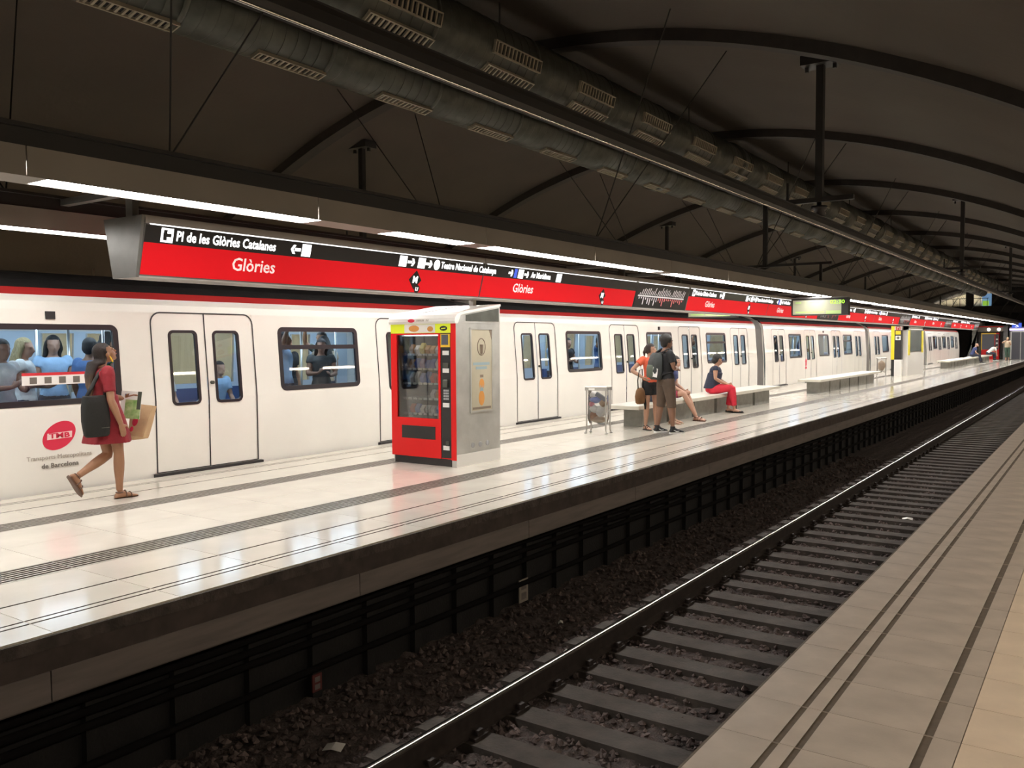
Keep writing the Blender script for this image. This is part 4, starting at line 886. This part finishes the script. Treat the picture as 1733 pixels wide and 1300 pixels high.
def limb(a, b, c, up_, lo, inf=0, t_end=2.0, s=1.0):
    P = []; R_ = []
    for f, r in up_:
        if f <= t_end: P.append(lerp(a, b, f)); R_.append(r*s+inf)
    for f, r in lo:
        if 1+f <= t_end: P.append(lerp(b, c, f)); R_.append(r*s+inf)
    if t_end < 1: P.append(lerp(a, b, t_end)); R_.append(R_[-1])
    elif t_end < 2: P.append(lerp(b, c, t_end-1)); R_.append(R_[-1]*.98)
    Q = [P[0]]; RR = [R_[0]]
    for p, r in zip(P[1:], R_[1:]):
        if (p-Q[-1]).length > .012: Q.append(p); RR.append(r)
    g = G().tube(Q, RR, 14); g.ell(Q[0], (RR[0],)*3, 12, 8); return g
def hand(w, d, side, curl=.5, s=1.0, nrm=None):
    """palm, four fingers of unequal length and a thumb from the side of the palm"""
    d = d.normalized(); n = V(nrm) if nrm else V((side, 0, 0)); n = (n-d*n.dot(d)).normalized(); k = d.cross(n)*(-side)   # n = back of hand, k = towards thumb
    gs = [G().tube([w-d*.01, w+d*.03*s, w+d*.085*s], [.024*s,.034*s,.036*s], 12, side=tuple(k), flat=.5)]
    for j, (off, L) in enumerate(((.027,.070),(.009,.078),(-.009,.073),(-.026,.058))):
        p0 = w+d*.075*s+k*off*s; a1 = curl*.5; a2 = curl*1.2
        d1 = d*math.cos(a1)-n*math.sin(a1); d2 = d*math.cos(a2)-n*math.sin(a2); p1 = p0+d1*L*.5*s; p2 = p1+d2*L*.5*s
        gs.append(G().tube([p0,p1,p2], [.0095*s,.009*s,.0075*s], 8).ell(p2, (.0075*s,)*3, 8, 6))
    t0 = w+d*.025*s+k*.028*s; t1 = t0+(d*.6+k*.75).normalized()*.035*s; t2 = t1+(d*.9+k*.25-n*.4*curl).normalized()*.032*s
    gs.append(G().tube([t0,t1,t2], [.013*s,.011*s,.008*s], 8).ell(t2, (.008*s,)*3, 8, 6))
    return sum_g(gs)
def foot(an, toe, s=1.0, inf=0.0, pitch=0.0, rise=0.0):
    f = V((toe.x, toe.y, 0)).normalized(); f = (f*math.cos(pitch) + V((0,0,1))*math.sin(pitch)).normalized(); r = V((f.y, -f.x, 0)).normalized(); u = r.cross(f)
    base = an - u*.085*s; rs = []
    for y, w, h in ((-.055,.018,.03),(-.045,.03,.055),(0,.034,.085),(.05,.036,.075),(.11,.042,.05),(.155,.044,.034),(.19,.034,.024),(.20,.02,.018)):
        rs.append([base+f*y*s+r*math.cos(a)*(w*s+inf)+u*max(-inf*.4, (h*s+inf)*(.5+.5*math.sin(a))) for a in np.linspace(0, 2*math.pi, 14, endpoint=False)])
    return G().rings(rs)
def head_parts(J, s=1.0):
    f = J['face'].normalized(); c = J['head']; r = f.cross(V((0,0,1))).normalized(); u = r.cross(f); R_ = Matrix((r, f, u)).transposed()
    P = lambda x, y, z: c + R_ @ V((x*s, y*s, z*s))
    gs = [G().ell(P(0,-.012,.022), (.076*s,.094*s,.093*s), 18, 12, R_), G().ell(P(0,.022,-.035), (.060*s,.070*s,.075*s), 16, 10, R_), G().ell(P(0,.062,-.085), (.030*s,.028*s,.024*s), 10, 8, R_),
          G().ell(P(0,.09,-.052), (.022*s,.012*s,.016*s), 10, 6, R_)]
    gs.append(G().tube([P(0,.088,.018), P(0,.102,-.008), P(0,.112,-.026), P(0,.094,-.034)], [.008*s,.010*s,.0135*s,.009*s], 8))
    for e in (-1, 1): gs.append(G().ell(P(e*.076,-.012,-.012), (.010*s,.020*s,.030*s), 8, 8, R_)); gs.append(G().ell(P(e*.035,.076,.018), (.022*s,.016*s,.012*s), 8, 6, R_))
    gs.append(G().tube([J['neck']-V((0,0,.03)), lerp(J['neck'], c, .45), P(0,-.02,-.05)], [.060*s,.050*s,.052*s], 14))
    return gs, P, R_
def person(label, loc, rz, J, skin, top=None, bottom=None, hair=None, hairm_='hair_brown', shoes=None, vox=.009, h=1.0, w=1.0, fat=1.0, curl=.5, sleeve=.55, feet=(0,0), group=None, face=True, hnR=None, hnL=None):
    """body is one mesh; clothes, hair, face details and shoes are its children"""
    gs, P, R_ = head_parts(J)
    body = gs + [torso(J, 0, w, fat=fat)]
    for S_ in 'RL':
        sg = 1 if S_ == 'R' else -1
        body += [limb(J['sh'+S_], J['el'+S_], J['wr'+S_], ARM, FORE), hand(J['wr'+S_], J['hd'+S_], sg, curl, nrm=(hnR if S_ == 'R' else hnL)), limb(J['hip'+S_], J['kn'+S_], J['an'+S_], LEG, CALF), foot(J['an'+S_], J['toe'+S_], pitch=feet[0 if S_ == 'R' else 1])]
    b = link('person', solidify(body, vox, skin, 'person'), None, loc, rz); b.scale = (h,)*3; tag(b, label, 'person', group)
    if top:
        m, kind = top; t0, t1 = (2, 10) if kind != 'dress' else (3, 10)
        ts = [torso(J, .014, w, t0, t1, fat)]
        for S_ in 'RL':
            if sleeve > 0: ts.append(limb(J['sh'+S_], J['el'+S_], J['wr'+S_], ARM, FORE, .015, sleeve))
        if kind == 'dress':
            d = (J['pel']-J['waist']).normalized(); r = V((1,0,0)); f = V((0,1,0)); n = 26
            def fl(c, rx, ry, amp): return [c + r*(rx*(1+amp*math.sin(a*5)))*math.cos(a) + f*(ry*(1+amp*math.sin(a*5)))*math.sin(a) for a in np.linspace(0, 2*math.pi, n, endpoint=False)]
            base = J['waist']; ts.append(G().rings([fl(base+V((0,.0,.05)), .15, .115, 0), fl(base+V((0,0,-.05)), .165,.13,0), fl(J['pel']+V((0,.0,-.05)), .205,.175,.02), fl(J['crotch']+V((0,.0,-.10)), .225,.225,.04), fl(J['crotch']+V((0,.0,-.19)), .235,.245,.06)]))
        if kind == 'loose': ts.append(G().rings([ring(J['chest'], V((1,0,0)), V((0,1,0)), .19*w, .15*fat), ring(J['waist'], V((1,0,0)), V((0,1,0)), .19*w, .155*fat), ring(J['pel']+V((0,0,.0)), V((1,0,0)), V((0,1,0)), .195*w, .16*fat)]))
        link({'dress':'dress','loose':'blouse'}.get(kind, 'shirt'), solidify(ts, max(vox, .010), m, 'top'), b)
    if bottom:
        m, te = bottom[:2]; inf = bottom[2] if len(bottom) > 2 else .016
        bs = [torso(J, .011, w, 0, 5, fat)] + [limb(J['hip'+S_], J['kn'+S_], J['an'+S_], LEG, CALF, inf, te) for S_ in 'RL']
        link('trousers' if te > 1.6 else 'shorts', solidify(bs, max(vox, .010), m, 'bottom'), b)
    if hair:
        hs = [G().ell(P(0,-.022,.036), (.086,.098,.092), 18, 12, R_), G().ell(P(0,-.06,-.01), (.078,.062,.085), 14, 10, R_)]
        if hair == 'long':
            q = [P(0,-.05,.03), P(0,-.09,-.06), J['neck']+V((0,-.085,.02)), lerp(J['neck'], J['chest'], .6)+V((0,-.125,0)), lerp(J['chest'], J['waist'], .2)+V((0,-.14,0)), lerp(J['chest'], J['waist'], .75)+V((0,-.15,0))]
            hs.append(G().tube(q, [.085,.085,.082,.075,.06,.025], 14, side=(1,0,0), flat=.6))
            for e in ((-1, 1) if hairm_ != 'hair_ombre' else ()): hs.append(G().tube([P(e*.07,-.02,.03), P(e*.078,-.03,-.05), J['neck']+V((e*.075,-.03,.02)), lerp(J['neck'], J['chest'], .5)+V((e*.10,-.07,.0)), lerp(J['neck'], J['chest'], 1.0)+V((e*.10,-.10,.0))], [.03,.036,.034,.028,.012], 10))
        if hair == 'bob':
            hs += [G().ell(P(0,-.035,.035), (.105,.108,.10), 16, 12, R_), G().ell(P(0,-.05,-.03), (.105,.08,.085), 14, 10, R_)]
        if hair == 'afro': hs += [G().ell(P(0,-.025,.055), (.105,.115,.105), 16, 12, R_)]
        if hair == 'tied': hs += [G().ell(P(-.055,-.01,.0), (.035,.06,.07), 12, 8, R_), G().ell(P(.055,-.01,.0), (.035,.06,.07), 12, 8, R_), G().ell(P(0,-.105,.0), (.04,.045,.06), 12, 8, R_), G().tube([P(0,-.11,.0),P(0,-.14,-.06),P(0,-.13,-.14)], [.03,.032,.012], 10)]
        # keep the face free
        hm = solidify(hs, max(vox, .009), hairm_, 'hair', 3)
        bm = bmesh.new(); bm.from_mesh(hm)
        Ri = R_.transposed()
        dl = []
        for v_ in bm.verts:
            q = Ri @ (v_.co-J['head'])
            if q.y > (.028 if hairm_ != 'hair_ombre' else .005) and q.z < .058 and abs(q.x) < .10: dl.append(v_)
        bmesh.ops.delete(bm, geom=dl, context='VERTS'); bm.to_mesh(hm); bm.free(); link('hair', hm, b)
    if face:
        for e in (-1, 1):
            g = G(); g.ell(P(e*.034,.086,.012), (.015,.008,.0085), 10, 6, R_); ey = obj('eye', g, 'eye_white', b, True)
            g = G(); g.ell(P(e*.034,.0925,.012), (.007,.004,.007), 8, 6, R_); obj('iris', g, 'eye_dark', ey, True)
            g = G(); g.tube([P(e*.016,.094,.034), P(e*.034,.093,.040), P(e*.054,.078,.034)], [.004,.005,.003], 6); obj('eyebrow', g, hairm_ if hair else 'hair_brown', b, True)
        g = G(); g.tube([P(-.022,.092,-.054), P(-.008,.1015,-.052), P(.008,.1015,-.052), P(.022,.092,-.054)], [.003,.0065,.0065,.003], 8); obj('lips', g, 'lips', b, True)
    if shoes:
        m, kind = shoes
        for S_ in 'RL':
            a, t = J['an'+S_], J['toe'+S_]; pt = feet[0 if S_ == 'R' else 1]
            f = V((t.x, t.y, 0)).normalized(); f = (f*math.cos(pt)+V((0,0,1))*math.sin(pt)).normalized(); r = V((f.y,-f.x,0)).normalized(); u = r.cross(f); base = a-u*.085
            def soleg(z0, z1, e):
                o = [(-.065-e,.0),(-.05,.032+e),(.03,.034+e),(.12,.046+e),(.18,.038+e),(.212+e,.0),(.18,-.038-e),(.12,-.046-e),(.03,-.034-e),(-.05,-.032-e)]
                return G().rings([[base+f*y+r*x+u*z for y, x in o] for z in (z0, z1)])
            if kind == 'sneaker':
                sh = link('sneaker', solidify([foot(a, t, 1.0, .012, pt), G().tube([a-u*.03, a+u*.035], [.045,.044], 14)], .008, m, 'sneaker'), b); obj('sole', soleg(-.014,.014,.006), 'sole_white', sh)
                g = G(); sd = 1
                g.tube([base+f*.10+r*.052+u*.035, base+f*.05+r*.052+u*.03, base+f*(.0)+r*.05+u*.055], [.003,.007,.003], 6); obj('side_mark', g, 'sole_white', sh)
            elif kind == 'flat':
                sh = link('shoe', solidify([foot(a, t, 1.0, .008, pt)], .007, m, 'shoe'), b); obj('sole', soleg(-.010,.002,.003), 'black_paint', sh)
                bm = bmesh.new(); bm.from_mesh(sh.data); bmesh.ops.delete(bm, geom=[v_ for v_ in bm.verts if (v_.co-base).dot(u) > .035 or ((v_.co-base).dot(u) > .02 and -.02 < (v_.co-base).dot(f) < .11)], context='VERTS'); bm.to_mesh(sh.data); bm.free()
            else:
                sh = obj('sandal', soleg(-.014,.0,.004), m, b)
                g = G(); arc = lambda y, w_, hh: [base+f*y+r*w_*math.cos(q)+u*(.0+hh*math.sin(q)) for q in np.linspace(0, math.pi, 9)]
                g.tube(arc(.115,.047,.058), .006, 6); g.tube(arc(.06,.041,.083), .006, 6); obj('straps', g, m, sh)
                g = G(); g.tube([a+r*.037*math.cos(q)+f*.037*math.sin(q)-u*.02 for q in np.linspace(0, 2*math.pi, 13)], .006, 6); obj('ankle_strap', g, m, sh)
    return b, P
# ---- walking woman in the red dress
J = stand(crotch=(0,-.07,.80), pel=(0,-.075,.92), waist=(0,-.085,1.06), chest=(0,-.115,1.26), neck=(0,-.13,1.42), head=(0,-.075,1.555), face=(.10,.86,.42),
    shR=(.165,-.145,1.365), shL=(-.165,-.10,1.365), elR=(.245,-.165,1.07), wrR=(.265,-.075,.82), hdR=(-.05,.3,-1), elL=(-.21,.02,1.10), wrL=(-.10,.20,1.05), hdL=(.6,.5,.25),
    hipR=(.085,-.06,.89), knR=(.075,.005,.49), anR=(.06,.01,.085), toeR=(.05,1,0), hipL=(-.085,-.09,.89), knL=(-.07,-.03,.47), anL=(-.07,-.36,.285), toeL=(0,1,0))
wloc = (-8.43, 4.95, .0)
wb, wP = person('woman in a short red dress walking with her face turned up, long brown hair', wloc, 0, J, 'skin_tan', ('dress_red','dress'), None, 'long', 'hair_ombre', ('leather','sandal'), .0075, .965, .93, .95, .35, .72, (0,-1.05), hnL=(-.6,.3,.6))
g = G(); g.tube([wP(.082,.0,-.03), wP(.086,.0,-.055), wP(.085,.0,-.10)], [.003,.007,.008], 8); obj('earring', g, 'yellow_trim', wb)
def wpt(x, y, z): return V(wloc)+V((x,y,z))*.965
# her black shoulder bag
t = thing('shoulder_bag', 'large black shoulder bag hanging behind the woman in red', 'bag', wpt(.195,-.30,.70))
rs = []
for z, wy, wx, oy in ((0,.105,.04,.0),(.02,.125,.052,0),(.16,.14,.058,-.005),(.30,.135,.048,-.012),(.39,.115,.035,-.02),(.41,.11,.028,-.02)):
    rs.append([(wx*math.copysign(abs(math.cos(a))**.6, math.cos(a)), oy+wy*math.copysign(abs(math.sin(a))**.55, math.sin(a)), z) for a in np.linspace(0, 2*math.pi, 28, endpoint=False)])
obj('bag_body', G().rings(rs), 'bag_black', t, True)
g = G(); g.tube([(.0,.09,.38),(-.01,.12,.52),(-.035,.15,.665),(-.07,.15,.69),(-.095,.09,.62),(-.06,.0,.5),(-.01,-.10,.38)], .012, 8, flat=1.6); obj('strap', g, 'bag_black', t, True)
obj('zip_glint', G().box(.056,.061,.02,.10,.085,.092), 'galv', t)
# magazines and paper carrier held in her left arm
t = thing('magazine', 'bright green and white magazine held against the chest by the woman in red', 'magazine', wpt(-.02,.185,.84)); t.rotation_euler = (math.radians(-10), math.radians(4), math.radians(38))
obj('cover', G().box(-.10,.11,-.004,.004,0,.29), 'paper_print', t); obj('cover_photo', G().box(-.05,.11,-.0055,-.004,.0,.20), 'print_green', t); obj('cover_side', G().box(.07,.11,-.006,-.0055,.1,.29), 'print_dark', t); obj('cover_mark', G().box(-.06,-.02,-.0055,-.004,.235,.26), 'dark_blue', t); obj('back_pages', G().box(-.095,.105,.004,.014,.002,.288), 'purple_print', t)
t = thing('paper_bag', 'tan paper carrier bag with red print held by the woman in red', 'bag', wpt(-.02,.29,.62)); t.rotation_euler = (math.radians(-24), 0, math.radians(30))
rs = []
for z, wx, wy in ((0,.085,.05),(.04,.09,.055),(.2,.105,.055),(.36,.115,.045)):
    rs.append([(x*wx, y*wy, z+(.012*x*y)) for x, y in ((-1,-1),(0,-1.04),(1,-1),(1,1),(0,1.04),(-1,1))])
obj('bag_body', G().rings(rs, caps=False).add(rs[0], [(0,1,2,3,4,5)]), 'kraft', t)
g = G(); g.ell((-.035,-.0545,.16), (.035,.006,.05), 12, 8); g.ell((-.06,-.055,.08), (.022,.006,.03), 10, 8); obj('red_print', g, 'logo_red', t)
# ---- man with backpack
mloc = (-6.25, 13.70, .014); mrz = math.radians(-38)
J = stand(shR=(.185,-.02,1.385), shL=(-.185,-.02,1.385), face=(-.12,1,-.02), head=(0,.02,1.575), elR=(.245,.03,1.13), wrR=(.04,.20,1.13), hdR=(-1,.05,.1), elL=(-.245,.03,1.13), wrL=(-.03,.225,1.10), hdL=(1,.05,.05),
    hipR=(.095,0,.9), hipL=(-.095,0,.9), knR=(.145,.04,.49), anR=(.15,.06,.085), knL=(-.135,-.02,.49), anL=(-.14,-.09,.085), toeR=(.1,1,0), toeL=(-.12,1,0))
mb, mP = person('man in black T-shirt and brown shorts standing with his back turned', mloc, mrz, J, 'skin_brown', ('black_cloth','shirt'), ('brown_cloth',1.12,.028), 'afro', 'hair_black', ('black_cloth','sneaker'), .009, .985, 1.12, 1.08, .6, .62)
t = thing('backpack', 'grey and black backpack with white patch on the standing man', 'backpack', mloc, mrz); t.scale = (.985,)*3
rs = []
for z, wx, wy, oy in ((.93,.11,.06,-.19),(.96,.135,.085,-.20),(1.08,.15,.105,-.215),(1.24,.145,.10,-.205),(1.35,.125,.08,-.185),(1.40,.085,.05,-.175)):
    rs.append([(wx*math.copysign(abs(math.cos(a))**.6, math.cos(a)), oy+wy*math.copysign(abs(math.sin(a))**.6, math.sin(a)), z) for a in np.linspace(0, 2*math.pi, 28, endpoint=False)])
obj('pack_body', G().rings(rs), 'pack_grey', t, True)
rs = []
for z, wx, wy in ((1.0,.09,.03),(1.03,.11,.045),(1.16,.11,.045),(1.22,.09,.025)): rs.append([(wx*math.cos(a), -.305+wy*math.sin(a), z-.03) for a in np.linspace(0, 2*math.pi, 20, endpoint=False)])
obj('front_pocket', G().rings(rs), 'olive', t, True)
g = G(); g.add([(.10,-.305,.99),(.150,-.25,.97),(.153,-.23,1.12),(.11,-.295,1.16)], [(0,1,2,3)]); g.add([(.104,-.312,.99),(.157,-.252,.97),(.160,-.232,1.12),(.114,-.302,1.16)], [(0,1,2,3)]); obj('white_patch', g, 'white_cloth', t)
for e in (-1, 1):
    g = G(); g.tube([(e*.11,-.13,1.40),(e*.125,-.02,1.465),(e*.13,.09,1.36),(e*.14,.13,1.22),(e*.16,.05,1.06),(e*.14,-.15,1.02)], .016, 8, flat=1.6); obj('strap', g, 'black_cloth', t, True)
# ---- woman in orange, hand on hip
oloc = (-6.72, 14.08, .014); orz = math.radians(-122)
J = stand(face=(-.75,1,-.05), elR=(.40,-.06,1.17), wrR=(.20,.06,1.02), hdR=(-.7,.3,-.4), shR=(.16,-.015,1.385), elL=(-.22,.05,1.14), wrL=(-.12,.22,1.05), anR=(.10,-.02,.085), anL=(-.10,.05,.085), knL=(-.09,.05,.49))
ob, oP = person('woman in orange top standing hand on hip beside the man with backpack', oloc, orz, J, 'skin_light', ('orange','shirt'), ('black_cloth',.55), 'tied', 'hair_brown', ('black_cloth','sandal'), .009, .905, .92, .95, .4, .42)
t = thing('handbag', 'brown and black handbag hanging at the hip of the woman in orange', 'bag', V(oloc)+Matrix.Rotation(orz, 3, 'Z') @ V((.25,.06,.46)), orz+.5)
rs = []
for z, wx, wy in ((0,.08,.045),(.03,.12,.07),(.14,.14,.075),(.24,.11,.06),(.29,.07,.035)): rs.append([(wx*math.cos(a), wy*math.sin(a), z) for a in np.linspace(0, 2*math.pi, 24, endpoint=False)])
obj('bag_body', G().rings(rs), 'bag_brown', t, True); g = G(); g.tube([(-.08,0,.26),(-.09,0,.42),(-.05,.01,.62),(.05,.01,.60),(.09,0,.42),(.07,0,.26)], .010, 8); obj('strap', g, 'bag_black', t, True)
g = G(); g.tube([(-.11,.02,.12),(-.125,.03,.0),(-.11,.04,-.10)], [.022,.026,.012], 8); obj('dangling_strap', g, 'bag_black', t, True)
# ---- seated people on the long bench
RZ = math.radians(-90)
J = sit(.42, .14, face=(.3,1,-.1), wrR=(.06,.40,.56), wrL=(-.05,.40,.57), knR=(.09,.42,.53), knL=(-.05,.43,.535), anR=(.05,.66,.085), anL=(-.08,.62,.085), toeR=(.25,1,0), toeL=(.05,1,0))
person('woman in navy top and floral shorts sitting on the bench behind the man with backpack', (-7.34,16.05,.012), math.radians(-84), J, 'skin_pink', ('dark_blue','shirt'), ('floral',.72), 'bob', 'hair_brown', ('leather','sandal'), .011, 1.0, 1.0, 1.0, .5, .6)
J = sit(.42, .05, face=(0,1,-.1), knR=(.12,.44,.52), anR=(.12,.50,.085))
person('seated person in grey on the bench, almost hidden behind the man with backpack', (-7.30,15.30,.012), RZ, J, 'skin_pink', ('grey_cloth','shirt'), ('denim',.9), 'short', 'hair_brown', ('tan_cloth','sandal'), .012, .97, 1.0, 1.0, .5, .6)
J = sit(.42, .09, face=(.10,.9,-.5), head=(0,.14,1.145), wrR=(.05,.36,.60), wrL=(-.03,.36,.61), elR=(.20,.10,.74), elL=(-.20,.10,.74), hdR=(-.4,.9,-.3), hdL=(.4,.9,-.3), knR=(.08,.45,.54), knL=(-.08,.45,.54), anR=(.07,.50,.085), anL=(-.13,.36,.085), toeR=(.1,1,0), toeL=(.1,1,0))
rb, rP = person('woman in dark sleeveless blouse and red trousers sitting with bowed head on the bench', (-7.22,18.22,.012), math.radians(-72), J, 'skin_light', ('navy','loose'), ('red_cloth',1.86,.024), 'bob', 'hair_black', ('black_cloth','flat'), .010, 1.0, 1.02, 1.08, .6, .22)
g = G()
for e in (-1, 1): g.tube([rP(e*.034+.022*math.cos(a), .104, .012+.017*math.sin(a)) for a in np.linspace(0, 2*math.pi, 13)], .0025, 6); g.tube([rP(e*.056,.102,.014), rP(e*.08,.0,.012)], .0025, 6)
g.tube([rP(-.012,.106,.014), rP(.012,.106,.014)], .0025, 6); obj('spectacles', g, 'glasses', rb)
# ---- people at the far end
J = sit(.42, .20, face=(.1,1,-.15), wrR=(.08,.42,.52), wrL=(-.08,.42,.52), anR=(.10,.50,.085), anL=(-.10,.62,.085))
person('bald man in blue shirt and dark trousers sitting on the far bench end', (-7.25,63.0,.012), math.radians(-75), J, 'skin_pink', ('dark_blue','shirt'), ('denim',1.9), None, 'hair_grey', ('black_cloth','sneaker'), .016, 1.02, 1.1, 1.1, .5, .6, face=False)
J = sit(.42, .42, face=(0,.8,-.6), head=(0,.56,1.0), neck=(0,.45,.93), chest=(0,.30,.80), shR=(.16,.42,.90), shL=(-.16,.42,.90), elR=(.2,.5,.62), elL=(-.2,.5,.62), wrR=(.1,.56,.42), wrL=(-.1,.56,.42), hdR=(0,.3,-1), hdL=(0,.3,-1))
person('person in white shirt bending forward on the bench before the red vending machine', (-7.2,71.7,.012), math.radians(-62), J, 'skin_pink', ('white_cloth','shirt'), ('denim',1.9), 'short', 'hair_black', ('black_cloth','sneaker'), .016, 1.02, 1.05, 1.05, .5, .7, face=False)
J = stand(face=(.1,1,.05), elR=(.38,.02,1.25), wrR=(.16,.14,1.42), hdR=(-.6,.2,.6), elL=(-.2,.06,1.12), wrL=(-.05,.2,1.3), hdL=(.3,.3,.8))
person('person in pale top and dark green trousers standing beside the lift, arms raised', (-6.1,73.4,.012), math.radians(-160), J, 'skin_light', ('tan_cloth','loose'), ('teal',1.7), 'short', 'hair_blond', ('leather','flat'), .016, 1.0, 1.0, 1.0, .5, .8, face=False)
# ---- passengers seen through the windows
def sh(o, m):
    for c in kids(o):
        if c.name.startswith(('shirt','blouse')): c.material_slots[0].link = 'OBJECT'; c.material_slots[0].material = MATS[m]
def hr_(o, m):
    for c in kids(o):
        if c.name.startswith('hair'): c.material_slots[0].link = 'OBJECT'; c.material_slots[0].material = MATS[m]
JA = stand(face=(.2,1,-.1), elR=(.23,.04,1.13), wrR=(.1,.24,1.15), hdR=(-.3,.6,.5), elL=(-.22,.05,1.13), wrL=(-.08,.25,1.1), hdL=(.3,.6,.4))
JB = stand(elR=(.30,.10,1.50), wrR=(.22,.16,1.76), hdR=(0,.1,1), face=(-.2,1,0))
JC = sit(.44, .05)
GR = 'passengers in the stopped train'
proto = {}
proto['w'] = person('x', (0,0,0), 0, JA, 'skin_light', ('white_cloth','shirt'), ('denim',1.9), 'long', 'hair_brown', None, .016, 1.0, .95, 1, .5, .35, face=False)[0]
proto['m'] = person('x', (0,0,0), 0, JB, 'skin_tan', ('blue_cloth','shirt'), ('denim',1.9), 'short', 'hair_black', None, .016, 1.04, 1.1, 1.05, .5, .6, face=False)[0]
proto['s'] = person('x', (0,0,0), 0, JC, 'skin_light', ('pale_blue','shirt'), ('denim',1.9), 'short', 'hair_brown', None, .016, 1.0, 1, 1, .5, .6, face=False)[0]
PAX = [  # kind, x, y, rz(deg), shirt, hair, scale, label
 ('w',-10.05,4.62,-70,'white_cloth','hair_brown',.97,'passenger in white T-shirt by the edge of the car window with stickers'),
 ('w',-10.38,5.02,-35,'white_cloth','hair_blond',.98,'blond passenger behind the window with stickers'),
 ('w',-10.75,5.55,-100,'pale_blue','hair_black',1.0,'dark haired passenger in pale tank top behind the window with stickers'),
 ('m',-10.25,5.74,20,'blue_cloth','hair_black',.98,'passenger in blue shirt facing away behind the window with stickers'),
 ('w',-10.9,6.35,-10,'green_cloth','hair_black',1.03,'passenger in green deep inside the car with the red logo'),
 ('s',-11.9,7.72,-90,'white_cloth','hair_black',1.0,'seated passenger in white seen through the door beside the red logo'),
 ('s',-11.9,8.75,-90,'pale_blue','hair_brown',1.0,'seated passenger in pale blue seen through the door beside the red logo'),
 ('m',-10.10,8.62,-60,'pale_blue','hair_black',1.04,'tall passenger in light blue shirt behind the split window'),
 ('m',-10.65,9.15,-95,'black_cloth','hair_black',1.0,'passenger in black behind the split window'),
 ('w',-10.15,9.42,-120,'grey_cloth','hair_brown',.97,'passenger in grey top behind the split window'),
 ('w',-10.70,10.0,70,'tan_cloth','hair_black',1.0,'passenger in tan top behind the split window'),
 ('m',-11.35,10.55,180,'olive','hair_black',1.05,'tall passenger in dark green deep behind the split window'),
 ('m',-10.4,16.7,-90,'pale_blue','hair_brown',.97,'passenger in light blue behind the window next to the standing couple'),
 ('w',-10.5,17.5,-100,'black_cloth','hair_black',.98,'passenger in black behind the window next to the standing couple'),
 ('w',-10.3,14.2,-60,'blue_cloth','hair_brown',.98,'passenger in blue behind the door next to the vending machine'),
 ('m',-10.4,18.9,-90,'blue_cloth','hair_black',1.0,'passenger in blue behind the door next to the standing couple'),
 ('w',-10.4,21.2,-90,'grey_cloth','hair_black',1.0,'passenger in grey behind the window over the bench'),
 ('m',-10.45,24.75,-90,'olive','hair_black',.98,'passenger in olive behind the split window over the red trousers'),
 ('m',-10.5,33.0,-90,'black_cloth','hair_black',1.0,'passenger in black in the car with the red arrow notice'),
 ('w',-10.5,36.4,-90,'blue_cloth','hair_black',1.0,'passenger in blue in the car with the red arrow notice'),
]
usedp = set()
for kd, x, y, rz, sm, hm, sc, lab in PAX:
    o = proto[kd] if kd not in usedp else copy_tree(proto[kd]); usedp.add(kd)
    o.location = (x, y, .012); o.rotation_euler.z = math.radians(rz); o.scale = (sc,)*3; tag(o, lab, 'person', GR); sh(o, sm); hr_(o, hm)
    if kd == 's': o.location.z = .012
